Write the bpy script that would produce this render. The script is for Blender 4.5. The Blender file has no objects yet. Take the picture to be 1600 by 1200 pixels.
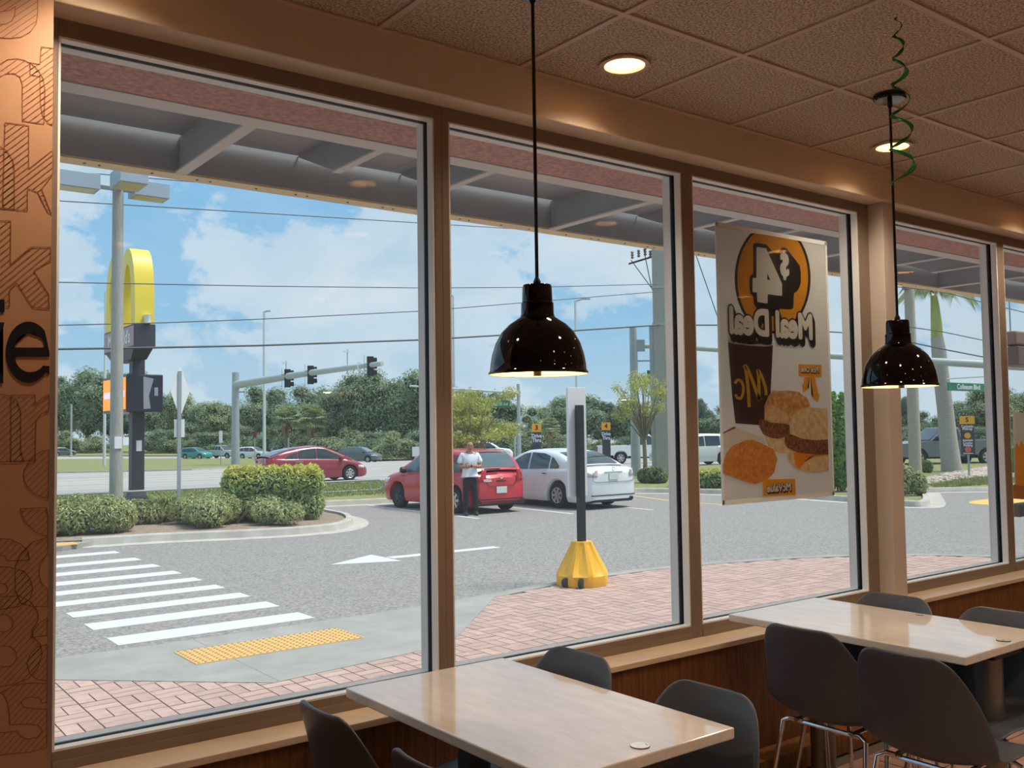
import bpy, bmesh, math, random
from mathutils import Vector, Matrix
random.seed(7)
SC = bpy.context.scene
COL = SC.collection
# ------------------------------------------------------------------ camera
EYE = Vector((0, 0, 1.53)); FPX = 1490.0
PITCH = math.atan(74.3 / FPX); ROLL = math.atan(.0143); YAW = math.radians(37.2)
FW = Vector((math.sin(YAW) * math.cos(PITCH), math.cos(YAW) * math.cos(PITCH), math.sin(PITCH)))
_r0 = Vector((math.cos(YAW), -math.sin(YAW), 0)); _u0 = _r0.cross(FW)
RT = _r0 * math.cos(ROLL) - _u0 * math.sin(ROLL); UP = RT.cross(FW)
cam_d = bpy.data.cameras.new('camera'); cam = bpy.data.objects.new('camera', cam_d); COL.objects.link(cam)
cam_d.sensor_width = 36; cam_d.lens = FPX / 1600 * 36; cam_d.clip_start = .05; cam_d.clip_end = 2000
M = Matrix.Identity(4)
for i in range(3):
    M[i][0] = RT[i]; M[i][1] = UP[i]; M[i][2] = -FW[i]; M[i][3] = EYE[i]
cam.matrix_world = M
SC.camera = cam
SC.view_settings.view_transform = 'Standard'; SC.view_settings.look = 'None'
SC.view_settings.exposure = 0.0; SC.view_settings.gamma = 1.0; SC.view_settings.use_curve_mapping = False

def lin(c):
    f = lambda v: (v / 12.92 if v <= .04045 else ((v + .055) / 1.055) ** 2.4)
    return tuple(f(x / 255.) for x in c) + (1,)

# ------------------------------------------------------------------ sky (the world) and sun
W = bpy.data.worlds.new('sky'); SC.world = W; W.use_nodes = True
nt = W.node_tree; nt.nodes.clear()
def N(nt, t, **kw):
    n = nt.nodes.new(t)
    for k, v in kw.items(): setattr(n, k, v)
    return n
def L(nt, a, b): nt.links.new(a, b)
def math_n(nt, op, a, b=None, c=None, clamp=False):
    n = N(nt, 'ShaderNodeMath', operation=op); n.use_clamp = clamp
    for i, v in enumerate((a, b, c)):
        if v is None: continue
        if isinstance(v, (int, float)): n.inputs[i].default_value = v
        else: L(nt, v, n.inputs[i])
    return n.outputs[0]
out = N(nt, 'ShaderNodeOutputWorld'); bg = N(nt, 'ShaderNodeBackground'); L(nt, bg.outputs[0], out.inputs[0])
bg.inputs[1].default_value = 1.0
SKYS, SKYL = 3.3, (8.1, 6.4, 2.2)
tc = N(nt, 'ShaderNodeTexCoord'); sep = N(nt, 'ShaderNodeSeparateXYZ'); L(nt, tc.outputs['Generated'], sep.inputs[0])
ramp = N(nt, 'ShaderNodeValToRGB'); L(nt, sep.outputs[2], ramp.inputs[0])
e = ramp.color_ramp.elements
e[0].position = 0.0; e[0].color = lin((196, 222, 236)); e[1].position = .55; e[1].color = lin((120, 178, 228))
x_ = ramp.color_ramp.elements.new(.12); x_.color = lin((152, 204, 239)); x_ = ramp.color_ramp.elements.new(.28); x_.color = lin((134, 196, 241))
def cloud_noise(scale, zs, loc, detail, rough, dist):
    mp = N(nt, 'ShaderNodeMapping'); L(nt, tc.outputs['Generated'], mp.inputs[0]); mp.inputs['Scale'].default_value = (1, 1, zs); mp.inputs['Location'].default_value = loc
    n = N(nt, 'ShaderNodeTexNoise'); n.inputs['Scale'].default_value = scale; n.inputs['Detail'].default_value = detail; n.inputs['Roughness'].default_value = rough; n.inputs['Distortion'].default_value = dist
    L(nt, mp.outputs[0], n.inputs[0]); return n.outputs[0]
big = cloud_noise(SKYS, 1.5, SKYL, 9, .55, .1)                       # where the heaps of cloud stand
fine = cloud_noise(13, 1.5, (1.3, 4.2, .7), 8, .62, .4)              # their billows
dens = math_n(nt, 'ADD', big, math_n(nt, 'MULTIPLY', math_n(nt, 'SUBTRACT', fine, .5), .22))
cr = N(nt, 'ShaderNodeValToRGB'); L(nt, dens, cr.inputs[0])
cr.color_ramp.elements[0].position = .455; cr.color_ramp.elements[1].position = .60
cr.color_ramp.elements[1].color = (1, 1, 1, 1); q_ = cr.color_ramp.elements.new(.485); q_.color = (.66, .66, .66, 1)
veil = cloud_noise(4.5, 3.2, (7, 2, 1), 6, .6, .2)                   # thin high veil
lowv = math_n(nt, 'MULTIPLY', math_n(nt, 'SUBTRACT', veil, .42), 2.2, clamp=True)
cov = math_n(nt, 'MAXIMUM', math_n(nt, 'MULTIPLY', cr.outputs[0], .92), math_n(nt, 'MULTIPLY', lowv, .28))
body = math_n(nt, 'ADD', dens, math_n(nt, 'MULTIPLY', math_n(nt, 'SUBTRACT', cloud_noise(6, 1.8, (2, 9, 4), 5, .6, .6), .5), .5))
cc = N(nt, 'ShaderNodeValToRGB'); L(nt, body, cc.inputs[0])
cc.color_ramp.elements[0].position = .46; cc.color_ramp.elements[0].color = lin((234, 244, 251))
cc.color_ramp.elements[1].position = .66; cc.color_ramp.elements[1].color = lin((196, 223, 240))
mx = N(nt, 'ShaderNodeMix', data_type='RGBA'); L(nt, cov, mx.inputs[0]); L(nt, ramp.outputs[0], mx.inputs[6]); L(nt, cc.outputs[0], mx.inputs[7])
L(nt, mx.outputs[2], bg.inputs[0])
sun_d = bpy.data.lights.new('sun', 'SUN'); sun = bpy.data.objects.new('sun', sun_d); COL.objects.link(sun)
sun_d.energy = 4.6; sun_d.angle = math.radians(22); sun_d.color = (1, .93, .83)
sun.rotation_euler = Vector((-.42, .30, -1.0)).to_track_quat('-Z', 'Y').to_euler()

# ------------------------------------------------------------------ helpers
def ray(px, py): return FW + RT * ((px - 800) / FPX) - UP * ((py - 600) / FPX)
def onz(px, py, z):
    d = ray(px, py); return EYE + d * ((z - EYE.z) / d.z)
def ony(px, py, y):
    d = ray(px, py); return EYE + d * ((y - EYE.y) / d.y)
GZ = -.42
TERR = [(33,-.42),(38,-.45),(50,-.85),(62,-.95),(76,-1.05),(95,-1.6),(125,-1.75),(330,-2.4)]   # the land falls away beyond the verge
def terrain(y):
    if y <= 33: return GZ
    for (a, b), (c, d) in zip(TERR, TERR[1:]):
        if y <= c: return b + (d-b)*(y-a)/(c-a)
    return TERR[-1][1]
def G(px, py, z=None):
    if z is not None: return onz(px, py, z)
    p = onz(px, py, GZ)
    if p.y <= 33 or p.y < 0: return p
    d = ray(px, py); lo, hi = 33/d.y, 330/d.y
    for _ in range(50):
        m = (lo+hi)/2; q = EYE + d*m
        if q.z > terrain(q.y): lo = m
        else: hi = m
    return EYE + d*lo
def at(px, py, ref):               # the point seen at a pixel at the ground distance of ref
    d = ray(px, py); return EYE + d * (math.hypot(ref.x, ref.y) / math.hypot(d.x, d.y))

class MB:
    def __init__(s): s.v = []; s.f = []
    def add(s, vs, fs):
        o = len(s.v); s.v += [tuple(p) for p in vs]; s.f += [tuple(i + o for i in f) for f in fs]; return s
    def box(s, x0, x1, y0, y1, z0, z1):
        return s.add([(x0,y0,z0),(x1,y0,z0),(x1,y1,z0),(x0,y1,z0),(x0,y0,z1),(x1,y0,z1),(x1,y1,z1),(x0,y1,z1)],
                     [(0,3,2,1),(4,5,6,7),(0,1,5,4),(1,2,6,5),(2,3,7,6),(3,0,4,7)])
    def obox(s, c, ax, ay, az, hx, hy, hz):
        c = Vector(c); vs = []
        for sz in (-1, 1):
            for sx, sy in ((-1,-1),(1,-1),(1,1),(-1,1)):
                vs.append(c + Vector(ax)*hx*sx + Vector(ay)*hy*sy + Vector(az)*hz*sz)
        return s.add(vs, [(0,3,2,1),(4,5,6,7),(0,1,5,4),(1,2,6,5),(2,3,7,6),(3,0,4,7)])
    def tube(s, pts, r, n=8, cap=True):
        pts = [Vector(p) for p in pts]; rs = r if isinstance(r, (list, tuple)) else [r] * len(pts)
        vs = []; prev = None
        for i, p in enumerate(pts):
            t = (pts[min(i+1, len(pts)-1)] - pts[max(i-1, 0)]).normalized()
            if prev is None:
                a = Vector((0,0,1)) if abs(t.z) < .9 else Vector((1,0,0)); u = t.cross(a).normalized()
            else:
                u = prev - t * prev.dot(t); u = u.normalized() if u.length > 1e-6 else t.orthogonal().normalized()
            prev = u; w = t.cross(u)
            for k in range(n):
                an = 2*math.pi*k/n; vs.append(p + (u*math.cos(an) + w*math.sin(an))*rs[i])
        fs = []
        for i in range(len(pts)-1):
            for k in range(n):
                k2 = (k+1) % n; fs.append((i*n+k, i*n+k2, (i+1)*n+k2, (i+1)*n+k))
        if cap: fs.append(tuple(range(n-1,-1,-1))); fs.append(tuple((len(pts)-1)*n + k for k in range(n)))
        return s.add(vs, fs)
    def lathe(s, prof, n=32, c=(0,0,0), ax=None, close=False):
        c = Vector(c); q = Vector((0,0,1)).rotation_difference(Vector(ax)) if ax else None
        vs = []
        for r, z in prof:
            for k in range(n):
                a = 2*math.pi*k/n; p = Vector((r*math.cos(a), r*math.sin(a), z))
                if q: p = q @ p
                vs.append(c + p)
        fs = []
        m = len(prof)
        for i in range(m-1):
            for k in range(n):
                k2 = (k+1) % n; fs.append((i*n+k, i*n+k2, (i+1)*n+k2, (i+1)*n+k))
        if close: fs.append(tuple(range(n-1,-1,-1))); fs.append(tuple((m-1)*n+k for k in range(n)))
        return s.add(vs, fs)
    def prism(s, poly, fn, d0=0., d1=1.):   # poly of 2-d points; fn(a, b, d) -> 3-d
        n = len(poly)
        vs = [fn(a, b, d0) for a, b in poly] + [fn(a, b, d1) for a, b in poly]
        fs = [tuple(range(n-1,-1,-1)), tuple(range(n, 2*n))]
        for i in range(n): j = (i+1) % n; fs.append((i, j, n+j, n+i))
        return s.add(vs, fs)
    def grid(s, rows, closed=False):
        nr = len(rows); nc = len(rows[0]); vs = [p for r in rows for p in r]; fs = []
        for i in range(nr-1):
            for j in range(nc - (0 if closed else 1)):
                j2 = (j+1) % nc; fs.append((i*nc+j, i*nc+j2, (i+1)*nc+j2, (i+1)*nc+j))
        return s.add(vs, fs)
    def mesh(s, name, mat, smooth=False, angle=40, fix=True):
        me = bpy.data.meshes.new(name); me.from_pydata(s.v, [], s.f)
        if fix:
            bm = bmesh.new(); bm.from_mesh(me); bmesh.ops.recalc_face_normals(bm, faces=bm.faces); bm.to_mesh(me); bm.free()
        if mat: me.materials.append(mat)
        if smooth:
            me.polygons.foreach_set('use_smooth', [True]*len(me.polygons))
            if angle < 180: me.set_sharp_from_angle(angle=math.radians(angle))
        me.update(); return me
    def build(s, name, mat, parent=None, smooth=False, bevel=0, solid=0, sub=0, angle=40, fix=True, label=None, kind=None):
        o = bpy.data.objects.new(name, s.mesh(name, mat, smooth, angle, fix)); COL.objects.link(o)
        if parent: o.parent = parent
        if solid: m = o.modifiers.new('solid', 'SOLIDIFY'); m.thickness = solid; m.offset = 0
        if bevel: m = o.modifiers.new('bevel', 'BEVEL'); m.width = bevel; m.segments = 2; m.limit_method = 'ANGLE'
        if sub: m = o.modifiers.new('sub', 'SUBSURF'); m.levels = sub; m.render_levels = sub
        if label: o['label'] = label
        if kind: o['kind'] = kind
        return o
def B(*a): return MB().box(*a)
def thing(name, label, cat, loc=(0,0,0), rz=0, group=None):
    o = bpy.data.objects.new(name, None); COL.objects.link(o); o.location = loc; o.rotation_euler = (0,0,rz)
    o.empty_display_size = .1
    return tag(o, label, cat, group)
def tag(o, label, cat, group=None, kind=None):
    o['label'] = label; o['category'] = cat
    if group: o['group'] = group
    if kind: o['kind'] = kind
    return o
def struct(o, label=None):
    o['kind'] = 'structure'
    if label: o['label'] = label
    return o
def sempty(name, label=None, loc=(0,0,0)):
    o = bpy.data.objects.new(name, None); COL.objects.link(o); o.location = loc; o.empty_display_size = .1
    return struct(o, label)
def copy_tree(o, parent=None):
    c = o.copy(); COL.objects.link(c); c.parent = parent
    for ch in list(o.children): copy_tree(ch, c)
    return c
def inst(name, me, parent, loc=(0,0,0), rz=0, scale=None):
    o = bpy.data.objects.new(name, me); COL.objects.link(o); o.parent = parent; o.location = loc; o.rotation_euler = (0,0,rz)
    if scale: o.scale = scale
    return o
def text_mesh(body, size=1., offset=0., align='CENTER', depth=0., spacing=1.):
    cu = bpy.data.curves.new('lettering', 'FONT'); cu.body = body; cu.size = size; cu.offset = offset; cu.align_x = align; cu.align_y = 'CENTER'
    cu.extrude = depth; cu.space_character = spacing; cu.resolution_u = 4
    o = bpy.data.objects.new('lettering', cu); COL.objects.link(o)
    dg = bpy.context.evaluated_depsgraph_get(); me = bpy.data.meshes.new_from_object(o.evaluated_get(dg))
    bpy.data.objects.remove(o); return me
def text_on(body, size, mat, parent, c, right, up, name='lettering', offset=0., mirror=False, depth=.0, spacing=1., sx=1., align='CENTER'):
    me = text_mesh(body, size, offset, align, depth, spacing); me.materials.clear(); me.materials.append(mat)
    r = Vector(right).normalized() * (-1 if mirror else 1) * sx; u = Vector(up).normalized(); n = Vector(right).cross(Vector(up)).normalized()
    c = Vector(c)
    for v in me.vertices: p = v.co.copy(); v.co = c + r*p.x + u*p.y + n*p.z
    o = bpy.data.objects.new(name, me); COL.objects.link(o); o.parent = parent; return o

def bold_on(body, size, mat, parent, c, right, up, bold, name='lettering', mirror=False, sx=1., drop=None):
    """lettering thickened by copies of itself set close together in the same plane"""
    r = Vector(right).normalized(); u = Vector(up).normalized(); n = r.cross(u).normalized(); c = Vector(c); me = text_mesh(body, size); base = [v.co.copy() for v in me.vertices]; fs = [tuple(p.vertices) for p in me.polygons]
    mb = MB(); k = -1 if mirror else 1; offs = [(0,0)] + [(bold*math.cos(a*math.pi/4), bold*math.sin(a*math.pi/4)) for a in range(8)]
    if drop: offs = [(a + drop[0]*q/5., b + drop[1]*q/5.) for q in range(6) for a, b in offs]
    for i, (dx, dy) in enumerate(offs): mb.add([c + r*(k*p.x*sx + dx) + u*(p.y + dy) - n*(.000004*i*(-1)) for p in base], fs)
    return mb.build(name, mat, parent, fix=False)

# ------------------------------------------------------------------ materials
MATS = {}
def mat(name, col, rough=.5, metal=0., var=0., scale=20., bump=0., bscale=None, emit=None, es=0., spec=.5, coat=0., trans=0., col2=None, detail=4, island=0., stretch=None, coord='Object'):
    if name in MATS: return MATS[name]
    m = bpy.data.materials.new(name); m.use_nodes = True; nt = m.node_tree; b = nt.nodes['Principled BSDF']
    c = lin(col); b.inputs['Base Color'].default_value = c; b.inputs['Roughness'].default_value = rough; b.inputs['Metallic'].default_value = metal
    b.inputs['Specular IOR Level'].default_value = spec; b.inputs['Coat Weight'].default_value = coat; b.inputs['Coat Roughness'].default_value = .05
    if emit: b.inputs['Emission Color'].default_value = lin(emit); b.inputs['Emission Strength'].default_value = es
    vec = None
    if var or bump or col2:
        t = N(nt, 'ShaderNodeTexCoord'); vec = t.outputs[coord]
        if stretch:
            mp = N(nt, 'ShaderNodeMapping'); mp.inputs['Scale'].default_value = stretch; L(nt, vec, mp.inputs[0]); vec = mp.outputs[0]
    cur = None
    if var or col2:
        n = N(nt, 'ShaderNodeTexNoise'); n.inputs['Scale'].default_value = scale; n.inputs['Detail'].default_value = detail; n.inputs['Roughness'].default_value = .65; L(nt, vec, n.inputs[0])
        r = N(nt, 'ShaderNodeValToRGB'); L(nt, n.outputs[0], r.inputs[0])
        if col2: c0, c1 = c, lin(col2)
        else: c0 = tuple(x*(1-var) for x in c[:3])+(1,); c1 = tuple(min(1, x*(1+var)) for x in c[:3])+(1,)
        r.color_ramp.elements[0].position = .36; r.color_ramp.elements[1].position = .64
        r.color_ramp.elements[0].color = c0; r.color_ramp.elements[1].color = c1; cur = r.outputs[0]
    if island:
        g = N(nt, 'ShaderNodeNewGeometry'); h = N(nt, 'ShaderNodeHueSaturation')
        L(nt, math_n(nt, 'ADD', math_n(nt, 'MULTIPLY', g.outputs['Random Per Island'], island*2), 1-island), h.inputs['Value'])
        if cur: L(nt, cur, h.inputs['Color'])
        else: h.inputs['Color'].default_value = c
        cur = h.outputs[0]
    if cur: L(nt, cur, b.inputs['Base Color'])
    if bump:
        n = N(nt, 'ShaderNodeTexNoise'); n.inputs['Scale'].default_value = bscale or scale; n.inputs['Detail'].default_value = 3; L(nt, vec, n.inputs[0])
        bp = N(nt, 'ShaderNodeBump'); bp.inputs['Strength'].default_value = bump; bp.inputs['Distance'].default_value = .01; L(nt, n.outputs[0], bp.inputs['Height']); L(nt, bp.outputs[0], b.inputs['Normal'])
    if trans: b.inputs['Transmission Weight'].default_value = trans
    MATS[name] = m; return m
def leafmat(name, col, col2, scale=1.5, island=.35, top=None):
    if name in MATS: return MATS[name]
    m = mat(name, col, .55, col2=col2, scale=scale, island=island, spec=.3)
    nt = m.node_tree; b = nt.nodes['Principled BSDF']
    if top:    # paler new growth towards the top of the plant
        src = b.inputs['Base Color'].links[0].from_socket
        t = N(nt, 'ShaderNodeTexCoord'); s = N(nt, 'ShaderNodeSeparateXYZ'); L(nt, t.outputs['Generated'], s.inputs[0])
        n = N(nt, 'ShaderNodeTexNoise'); n.inputs['Scale'].default_value = 6; L(nt, t.outputs['Generated'], n.inputs[0])
        f = math_n(nt, 'MULTIPLY', math_n(nt, 'SUBTRACT', math_n(nt, 'ADD', s.outputs[2], math_n(nt, 'MULTIPLY', n.outputs[0], .5)), .80), 1.8, clamp=True)
        mx = N(nt, 'ShaderNodeMix', data_type='RGBA'); L(nt, f, mx.inputs[0]); L(nt, src, mx.inputs[6]); mx.inputs[7].default_value = lin(top)
        L(nt, mx.outputs[2], b.inputs['Base Color'])
    tr = N(nt, 'ShaderNodeBsdfTranslucent'); ms = N(nt, 'ShaderNodeMixShader'); ms.inputs[0].default_value = .25
    src = b.inputs['Base Color'].links[0].from_socket; L(nt, src, tr.inputs[0])
    o = nt.nodes['Material Output']; L(nt, b.outputs[0], ms.inputs[1]); L(nt, tr.outputs[0], ms.inputs[2]); L(nt, ms.outputs[0], o.inputs[0])
    return m
def glassmat(name, tint=(255,255,255), refl=1.0, rough=0.0, opacity=0., ocol=(0,0,0), film=0.):
    if name in MATS: return MATS[name]
    m = bpy.data.materials.new(name); m.use_nodes = True; nt = m.node_tree; nt.nodes.clear()
    o = N(nt, 'ShaderNodeOutputMaterial'); tr = N(nt, 'ShaderNodeBsdfTransparent'); tr.inputs[0].default_value = lin(tint)
    gl = N(nt, 'ShaderNodeBsdfGlossy'); gl.inputs['Roughness'].default_value = rough
    fr = N(nt, 'ShaderNodeFresnel'); fr.inputs[0].default_value = 1.45
    ms = N(nt, 'ShaderNodeMixShader'); L(nt, math_n(nt, 'MULTIPLY', math_n(nt, 'MULTIPLY', fr.outputs[0], refl), math_n(nt, 'SUBTRACT', 1.0, N(nt, 'ShaderNodeNewGeometry').outputs['Backfacing']), clamp=True), ms.inputs[0]); L(nt, tr.outputs[0], ms.inputs[1]); L(nt, gl.outputs[0], ms.inputs[2])
    last = ms.outputs[0]
    if film:       # a thin veil on the pane, added to lift dark tones outdoors like haze
        tl = N(nt, 'ShaderNodeBsdfTranslucent'); tl.inputs[0].default_value = lin((232,238,240)); m3 = N(nt, 'ShaderNodeMixShader'); m3.inputs[0].default_value = film
        L(nt, tr.outputs[0], m3.inputs[1]); L(nt, tl.outputs[0], m3.inputs[2]); L(nt, m3.outputs[0], ms.inputs[1])
    if opacity:
        df = N(nt, 'ShaderNodeBsdfDiffuse'); df.inputs[0].default_value = lin(ocol); m2 = N(nt, 'ShaderNodeMixShader'); m2.inputs[0].default_value = opacity
        L(nt, tr.outputs[0], m2.inputs[1]); L(nt, df.outputs[0], m2.inputs[2]); L(nt, m2.outputs[0], ms.inputs[1])
    L(nt, last, o.inputs[0]); MATS[name] = m; return m
def woodmat(name, c0, c1, stretch, rough=.4, scale=6):
    m = mat(name, c0, rough, col2=c1, scale=scale, stretch=stretch, detail=8); return m

m_plaster = mat('painted plaster', (214,196,172), .6, var=.03, scale=3, bump=.05, bscale=60)
m_frame = mat('shaded champagne aluminium', (136,118,104), .38, metal=.1, var=.02, scale=4)  # one frame metal, its room faces darkened for shade
m_stop = mat('daylit satin aluminium', (238,238,236), .45)  # same frame metal, whitened for the daylight on the stops
m_gasket = mat('black rubber gasket', (6,6,8), .6, spec=.15)
m_glass = glassmat('window glass', (252,253,253), 1.15, film=.035)
m_tile = mat('mineral fibre ceiling tile', (222,204,182), .85, col2=(140,122,104), scale=110, detail=2, bump=.5, bscale=150)
m_grid = mat('painted steel grid', (200,178,158), .5)
m_wood = woodmat('walnut laminate', (94,58,28), (136,90,50), (14,14,.9), .35, 5)
m_sill = woodmat('beige laminate sill', (214,190,160), (224,202,176), (1.5,14,14), .25, 6)
m_table = mat('maple pattern laminate', (226,218,209), .13, coat=.5, col2=(216,207,197), scale=5, stretch=(6,1.2,6), detail=6)
m_chair = mat('grey moulded plastic', (76,79,86), .36, var=.02, scale=4)
m_chrome = mat('chrome', (225,225,225), .12, metal=1)
m_dsteel = mat('brushed grey steel', (130,128,124), .35, metal=.8)
m_black = mat('gloss black enamel', (4,4,5), .05)
m_black2 = mat('black plastic', (14,14,15), .4)
m_white = mat('white enamel', (238,232,220), .4)
m_stucco = mat('pink stucco', (214,164,156), .9, var=.24, scale=45, bump=.9, bscale=70)
m_cang = mat('grey canopy steel', (176,182,188), .55, var=.05, scale=3)
m_canw = mat('off-white canopy steel', (226,222,216), .5)
m_cantan = mat('tan fascia lip', (255,232,176), .5)
m_asph = mat('asphalt', (142,139,135), .9, var=.42, scale=30, bump=.5, bscale=60, detail=6)
m_conc = mat('concrete', (156,155,149), .85, var=.12, scale=2.2, bump=.12, bscale=40, detail=9)
m_kerb = mat('kerb concrete', (184,180,171), .85, var=.12, scale=3, bump=.1, bscale=30, detail=8)
m_paint = mat('white road paint', (208,210,211), .7, var=.05, scale=14)
m_ypaint = mat('yellow road paint', (226,190,92), .7, var=.08, scale=14)
m_tact = mat('yellow tactile pad', (214,174,104), .7, var=.05, scale=8)
m_road = mat('pale worn road asphalt', (166,164,159), .9, var=.16, scale=.5, stretch=(.06,1.6,1), bump=.1, bscale=20)
m_grass = mat('grass', (114,120,72), .9, col2=(146,146,94), scale=3.5, bump=.8, bscale=40)
m_mulch = mat('mulch', (112,96,82), .95, col2=(176,160,142), scale=30, bump=1, bscale=45)
m_cpole = mat('weathered concrete pole', (160,160,152), .85, var=.12, scale=4, stretch=(8,8,1))
m_galv = mat('galvanised steel', (164,172,174), .5, metal=.35, var=.06, scale=2)
m_lamp = mat('grey painted luminaire', (156,172,184), .5)
m_dark = mat('charcoal steel', (58,58,66), .5)
m_signw = mat('white sign face', (226,230,230), .5)
m_yellow = mat('yellow sign plastic', (238,214,70), .4)
m_orange = mat('amber sign face', (244,172,28), .5)
m_green = mat('green street sign', (20,120,80), .5)
m_wire = mat('black cable', (58,68,76), .6)
m_ybase = mat('yellow moulded plastic', (244,184,38), .42)
m_rubber = mat('tyre rubber', (26,26,28), .8)
m_rim = mat('alloy wheel', (196,198,200), .3, metal=.6)
m_cglass = mat('dark car glass', (38,46,50), .06, spec=.8, coat=.5)
m_red = mat('red tail lamp', (190,24,30), .15, coat=.6)
m_clear = mat('clear lamp', (225,230,232), .12, coat=.6)
m_plate = mat('licence plate', (206,214,206), .5, var=.12, scale=60)
m_trim = mat('black car trim', (24,24,26), .5)
m_bark = mat('grey bark', (128,116,100), .9, var=.2, scale=8, stretch=(4,4,1))
m_palmt = mat('grey palm trunk', (168,164,154), .9, var=.12, scale=5, stretch=(1,1,9))
# ------------------------------------------------------------------ the room
CZ = 2.915; WY = 2.828; FY0, FY1 = 2.94, 3.053; ZH0, ZH1 = 2.694, 2.745; ZS = .60; ZB = .654
fl = struct(B(-3, 12, -6, 2.9, -.05, -.012).build('floor', mat('dark grout', (92,80,72), .9)), 'brown quarry tile floor')
m_ft = mat('quarry floor tile', (150,116,100), .45, col2=(172,138,124), scale=5, bump=.06, bscale=12)
tm = MB().box(-.149, .149, -.149, .149, -.012, 0).mesh('tile', m_ft)
rest = MB(); nft = 0
for i in range(-10, 39):
    for j in range(-20, 9):
        x, y = i*.305 + .2, j*.305 + .33
        if y > 2.62: continue
        if 2.0 < x < 7.6 and .4 < y < 2.6: inst('tile', tm, fl, (x, y, 0)); nft += 1
        else: rest.box(x-.149, x+.149, y-.149, y+.149, -.012, 0)
rest.build('tile_field', m_ft, fl, kind='stuff', fix=False)
B(-3, 12, 2.70, 2.815, 0, .09).build('kickboard', m_wood, fl)
for nm, a in (('wall_back', (-3,12,-6.1,-6,0,3.2)), ('wall_left', (-3.1,-3,-6,3.05,0,3.2)), ('wall_right', (12,12.1,-6,3.05,0,3.2))):
    struct(B(*a).build(nm, m_plaster), 'plain tan painted wall')
wf = sempty('wall_front', 'tan window wall with wood wainscot and printed panel')
B(-3, 12, WY, FY0, ZH1, 3.2).build('soffit', m_plaster, wf, bevel=.004)
B(-3, 12, FY0, FY1, ZH1, 3.2).build('header', m_plaster, wf)
m_panel = mat('printed wall covering', (195,146,110), .5, var=.02, scale=4)
B(-3, .566, WY, FY1, 0, ZH1).build('wall_panel', m_panel, wf)
B(4.70, 4.82, 2.852, FY1, 0, ZH1).build('pillar', mat('pale tan pillar paint', (204,192,180), .5), wf, bevel=.003)
B(7.75, 12, WY, FY1, 0, ZH1).build('wall_panel', m_plaster, wf)
x = .566; wmesh = {}
while x < 7.75:                                   # wainscot boards, one by one
    w = .61; x1 = min(x + w, 7.75)
    B(x + .001, x1 - .001, 2.815, 2.86, 0, .575).build('wainscot_board', m_wood, wf); x = x1
B(.566, 7.75, 2.86, FY1, -.42, .575).build('lower_wall', m_stucco, wf)
for a, b in ((.566, 4.70), (4.82, 7.75)):
    B(a, b, 2.795, 2.945, .576, ZS).build('sill', m_sill, wf, bevel=.003)
B(4.70, 4.82, 2.795, 2.852, .576, ZS).build('sill', m_sill, wf, bevel=.003)
# printed outline letters on the left panel
def PP(cx, cy, oy, y=WY-.0012):
    p = ony(cx/4., cy/4. + oy, y); return (p.x, p.z)
shapes = []
def shp(oy, *polys): shapes.append([[PP(a, b, oy) for a, b in q] for q in polys])
def ell(cx, cy, rx, ry, a0=0, a1=360, n=24): return [(cx + rx*math.cos(math.radians(a0+(a1-a0)*i/n)), cy + ry*math.sin(math.radians(a0+(a1-a0)*i/n))) for i in range(n + (0 if a1-a0 == 360 else 1))]
shp(0, [(-60,230),(60,240),(130,232),(190,200),(225,150),(235,90),(235,-40),(-60,-40)], [(-60,70),(0,75),(60,65),(95,40),(93,90),(75,130),(40,150),(-60,158)])
shp(0, [(-60,520),(0,480),(40,460),(90,460),(125,480),(140,530),(140,755),(275,775),(282,560),(270,490),(240,440),(200,400),(150,375),(100,365),(50,372),(0,400),(-60,440)])
shp(0, [(188,390),(250,402),(258,292),(335,302),(335,785),(300,770),(265,720),(252,640),(250,480),(188,465)])
shp(0, [(32,765),(180,785),(180,1055),(320,945),(332,950),(330,1090),(260,1180),(320,1335),(300,1330),(235,1200),(172,1180),(172,1318),(20,1300),(20,1190)])
shp(0, [(-60,900),(0,915),(40,940),(80,1000),(90,1060),(90,1310),(-60,1295)])
shp(300, [(-60,180),(68,180),(65,455),(190,345),(316,345),(316,430),(210,490),(305,640),(308,730),(205,722),(105,570),(60,610),(60,715),(-60,715)])
shp(600, [(-60,58),(0,62),(60,75),(110,110),(130,180),(130,420),(150,485),(-60,485)])
shp(600, [(68,70),(220,68),(220,130),(262,88),(308,70),(306,170),(260,185),(225,230),(220,480),(68,484)])
shp(600, [(306,410),(250,425),(190,470),(150,540),(148,590),(170,640),(220,690),(302,718)])
shp(600, [(125,780),(290,772),(302,830),(300,956),(220,925),(155,860)])
shp(600, [(-60,965),(60,970),(130,1000),(175,1045),(186,1100),(45,1106),(30,1075),(-60,1060)])
shp(600, [(300,958),(200,990),(130,1060),(95,1140),(95,1290),(130,1370),(200,1390),(300,1392),(298,1280),(262,1250),(245,1200),(250,1120),(298,1060)])
shp(600, [(-60,1140),(60,1145),(150,1170),(190,1220),(205,1280),(190,1340),(120,1390),(-60,1420)], ell(0, 1280, 48, 36))
shp(900, [(-60,130),(120,125),(190,160),(235,220),(242,270),(200,340),(205,380),(250,420),(265,480),(240,570),(180,640),(80,680),(-60,700)], ell(20, 295, 62, 55), ell(30, 502, 74, 66))
shp(900, [(296,262),(250,290),(215,335),(190,385),(296,372)])
shp(900, [(296,428),(230,445),(190,490),(168,545),(185,610),(230,645),(296,658)])
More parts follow.
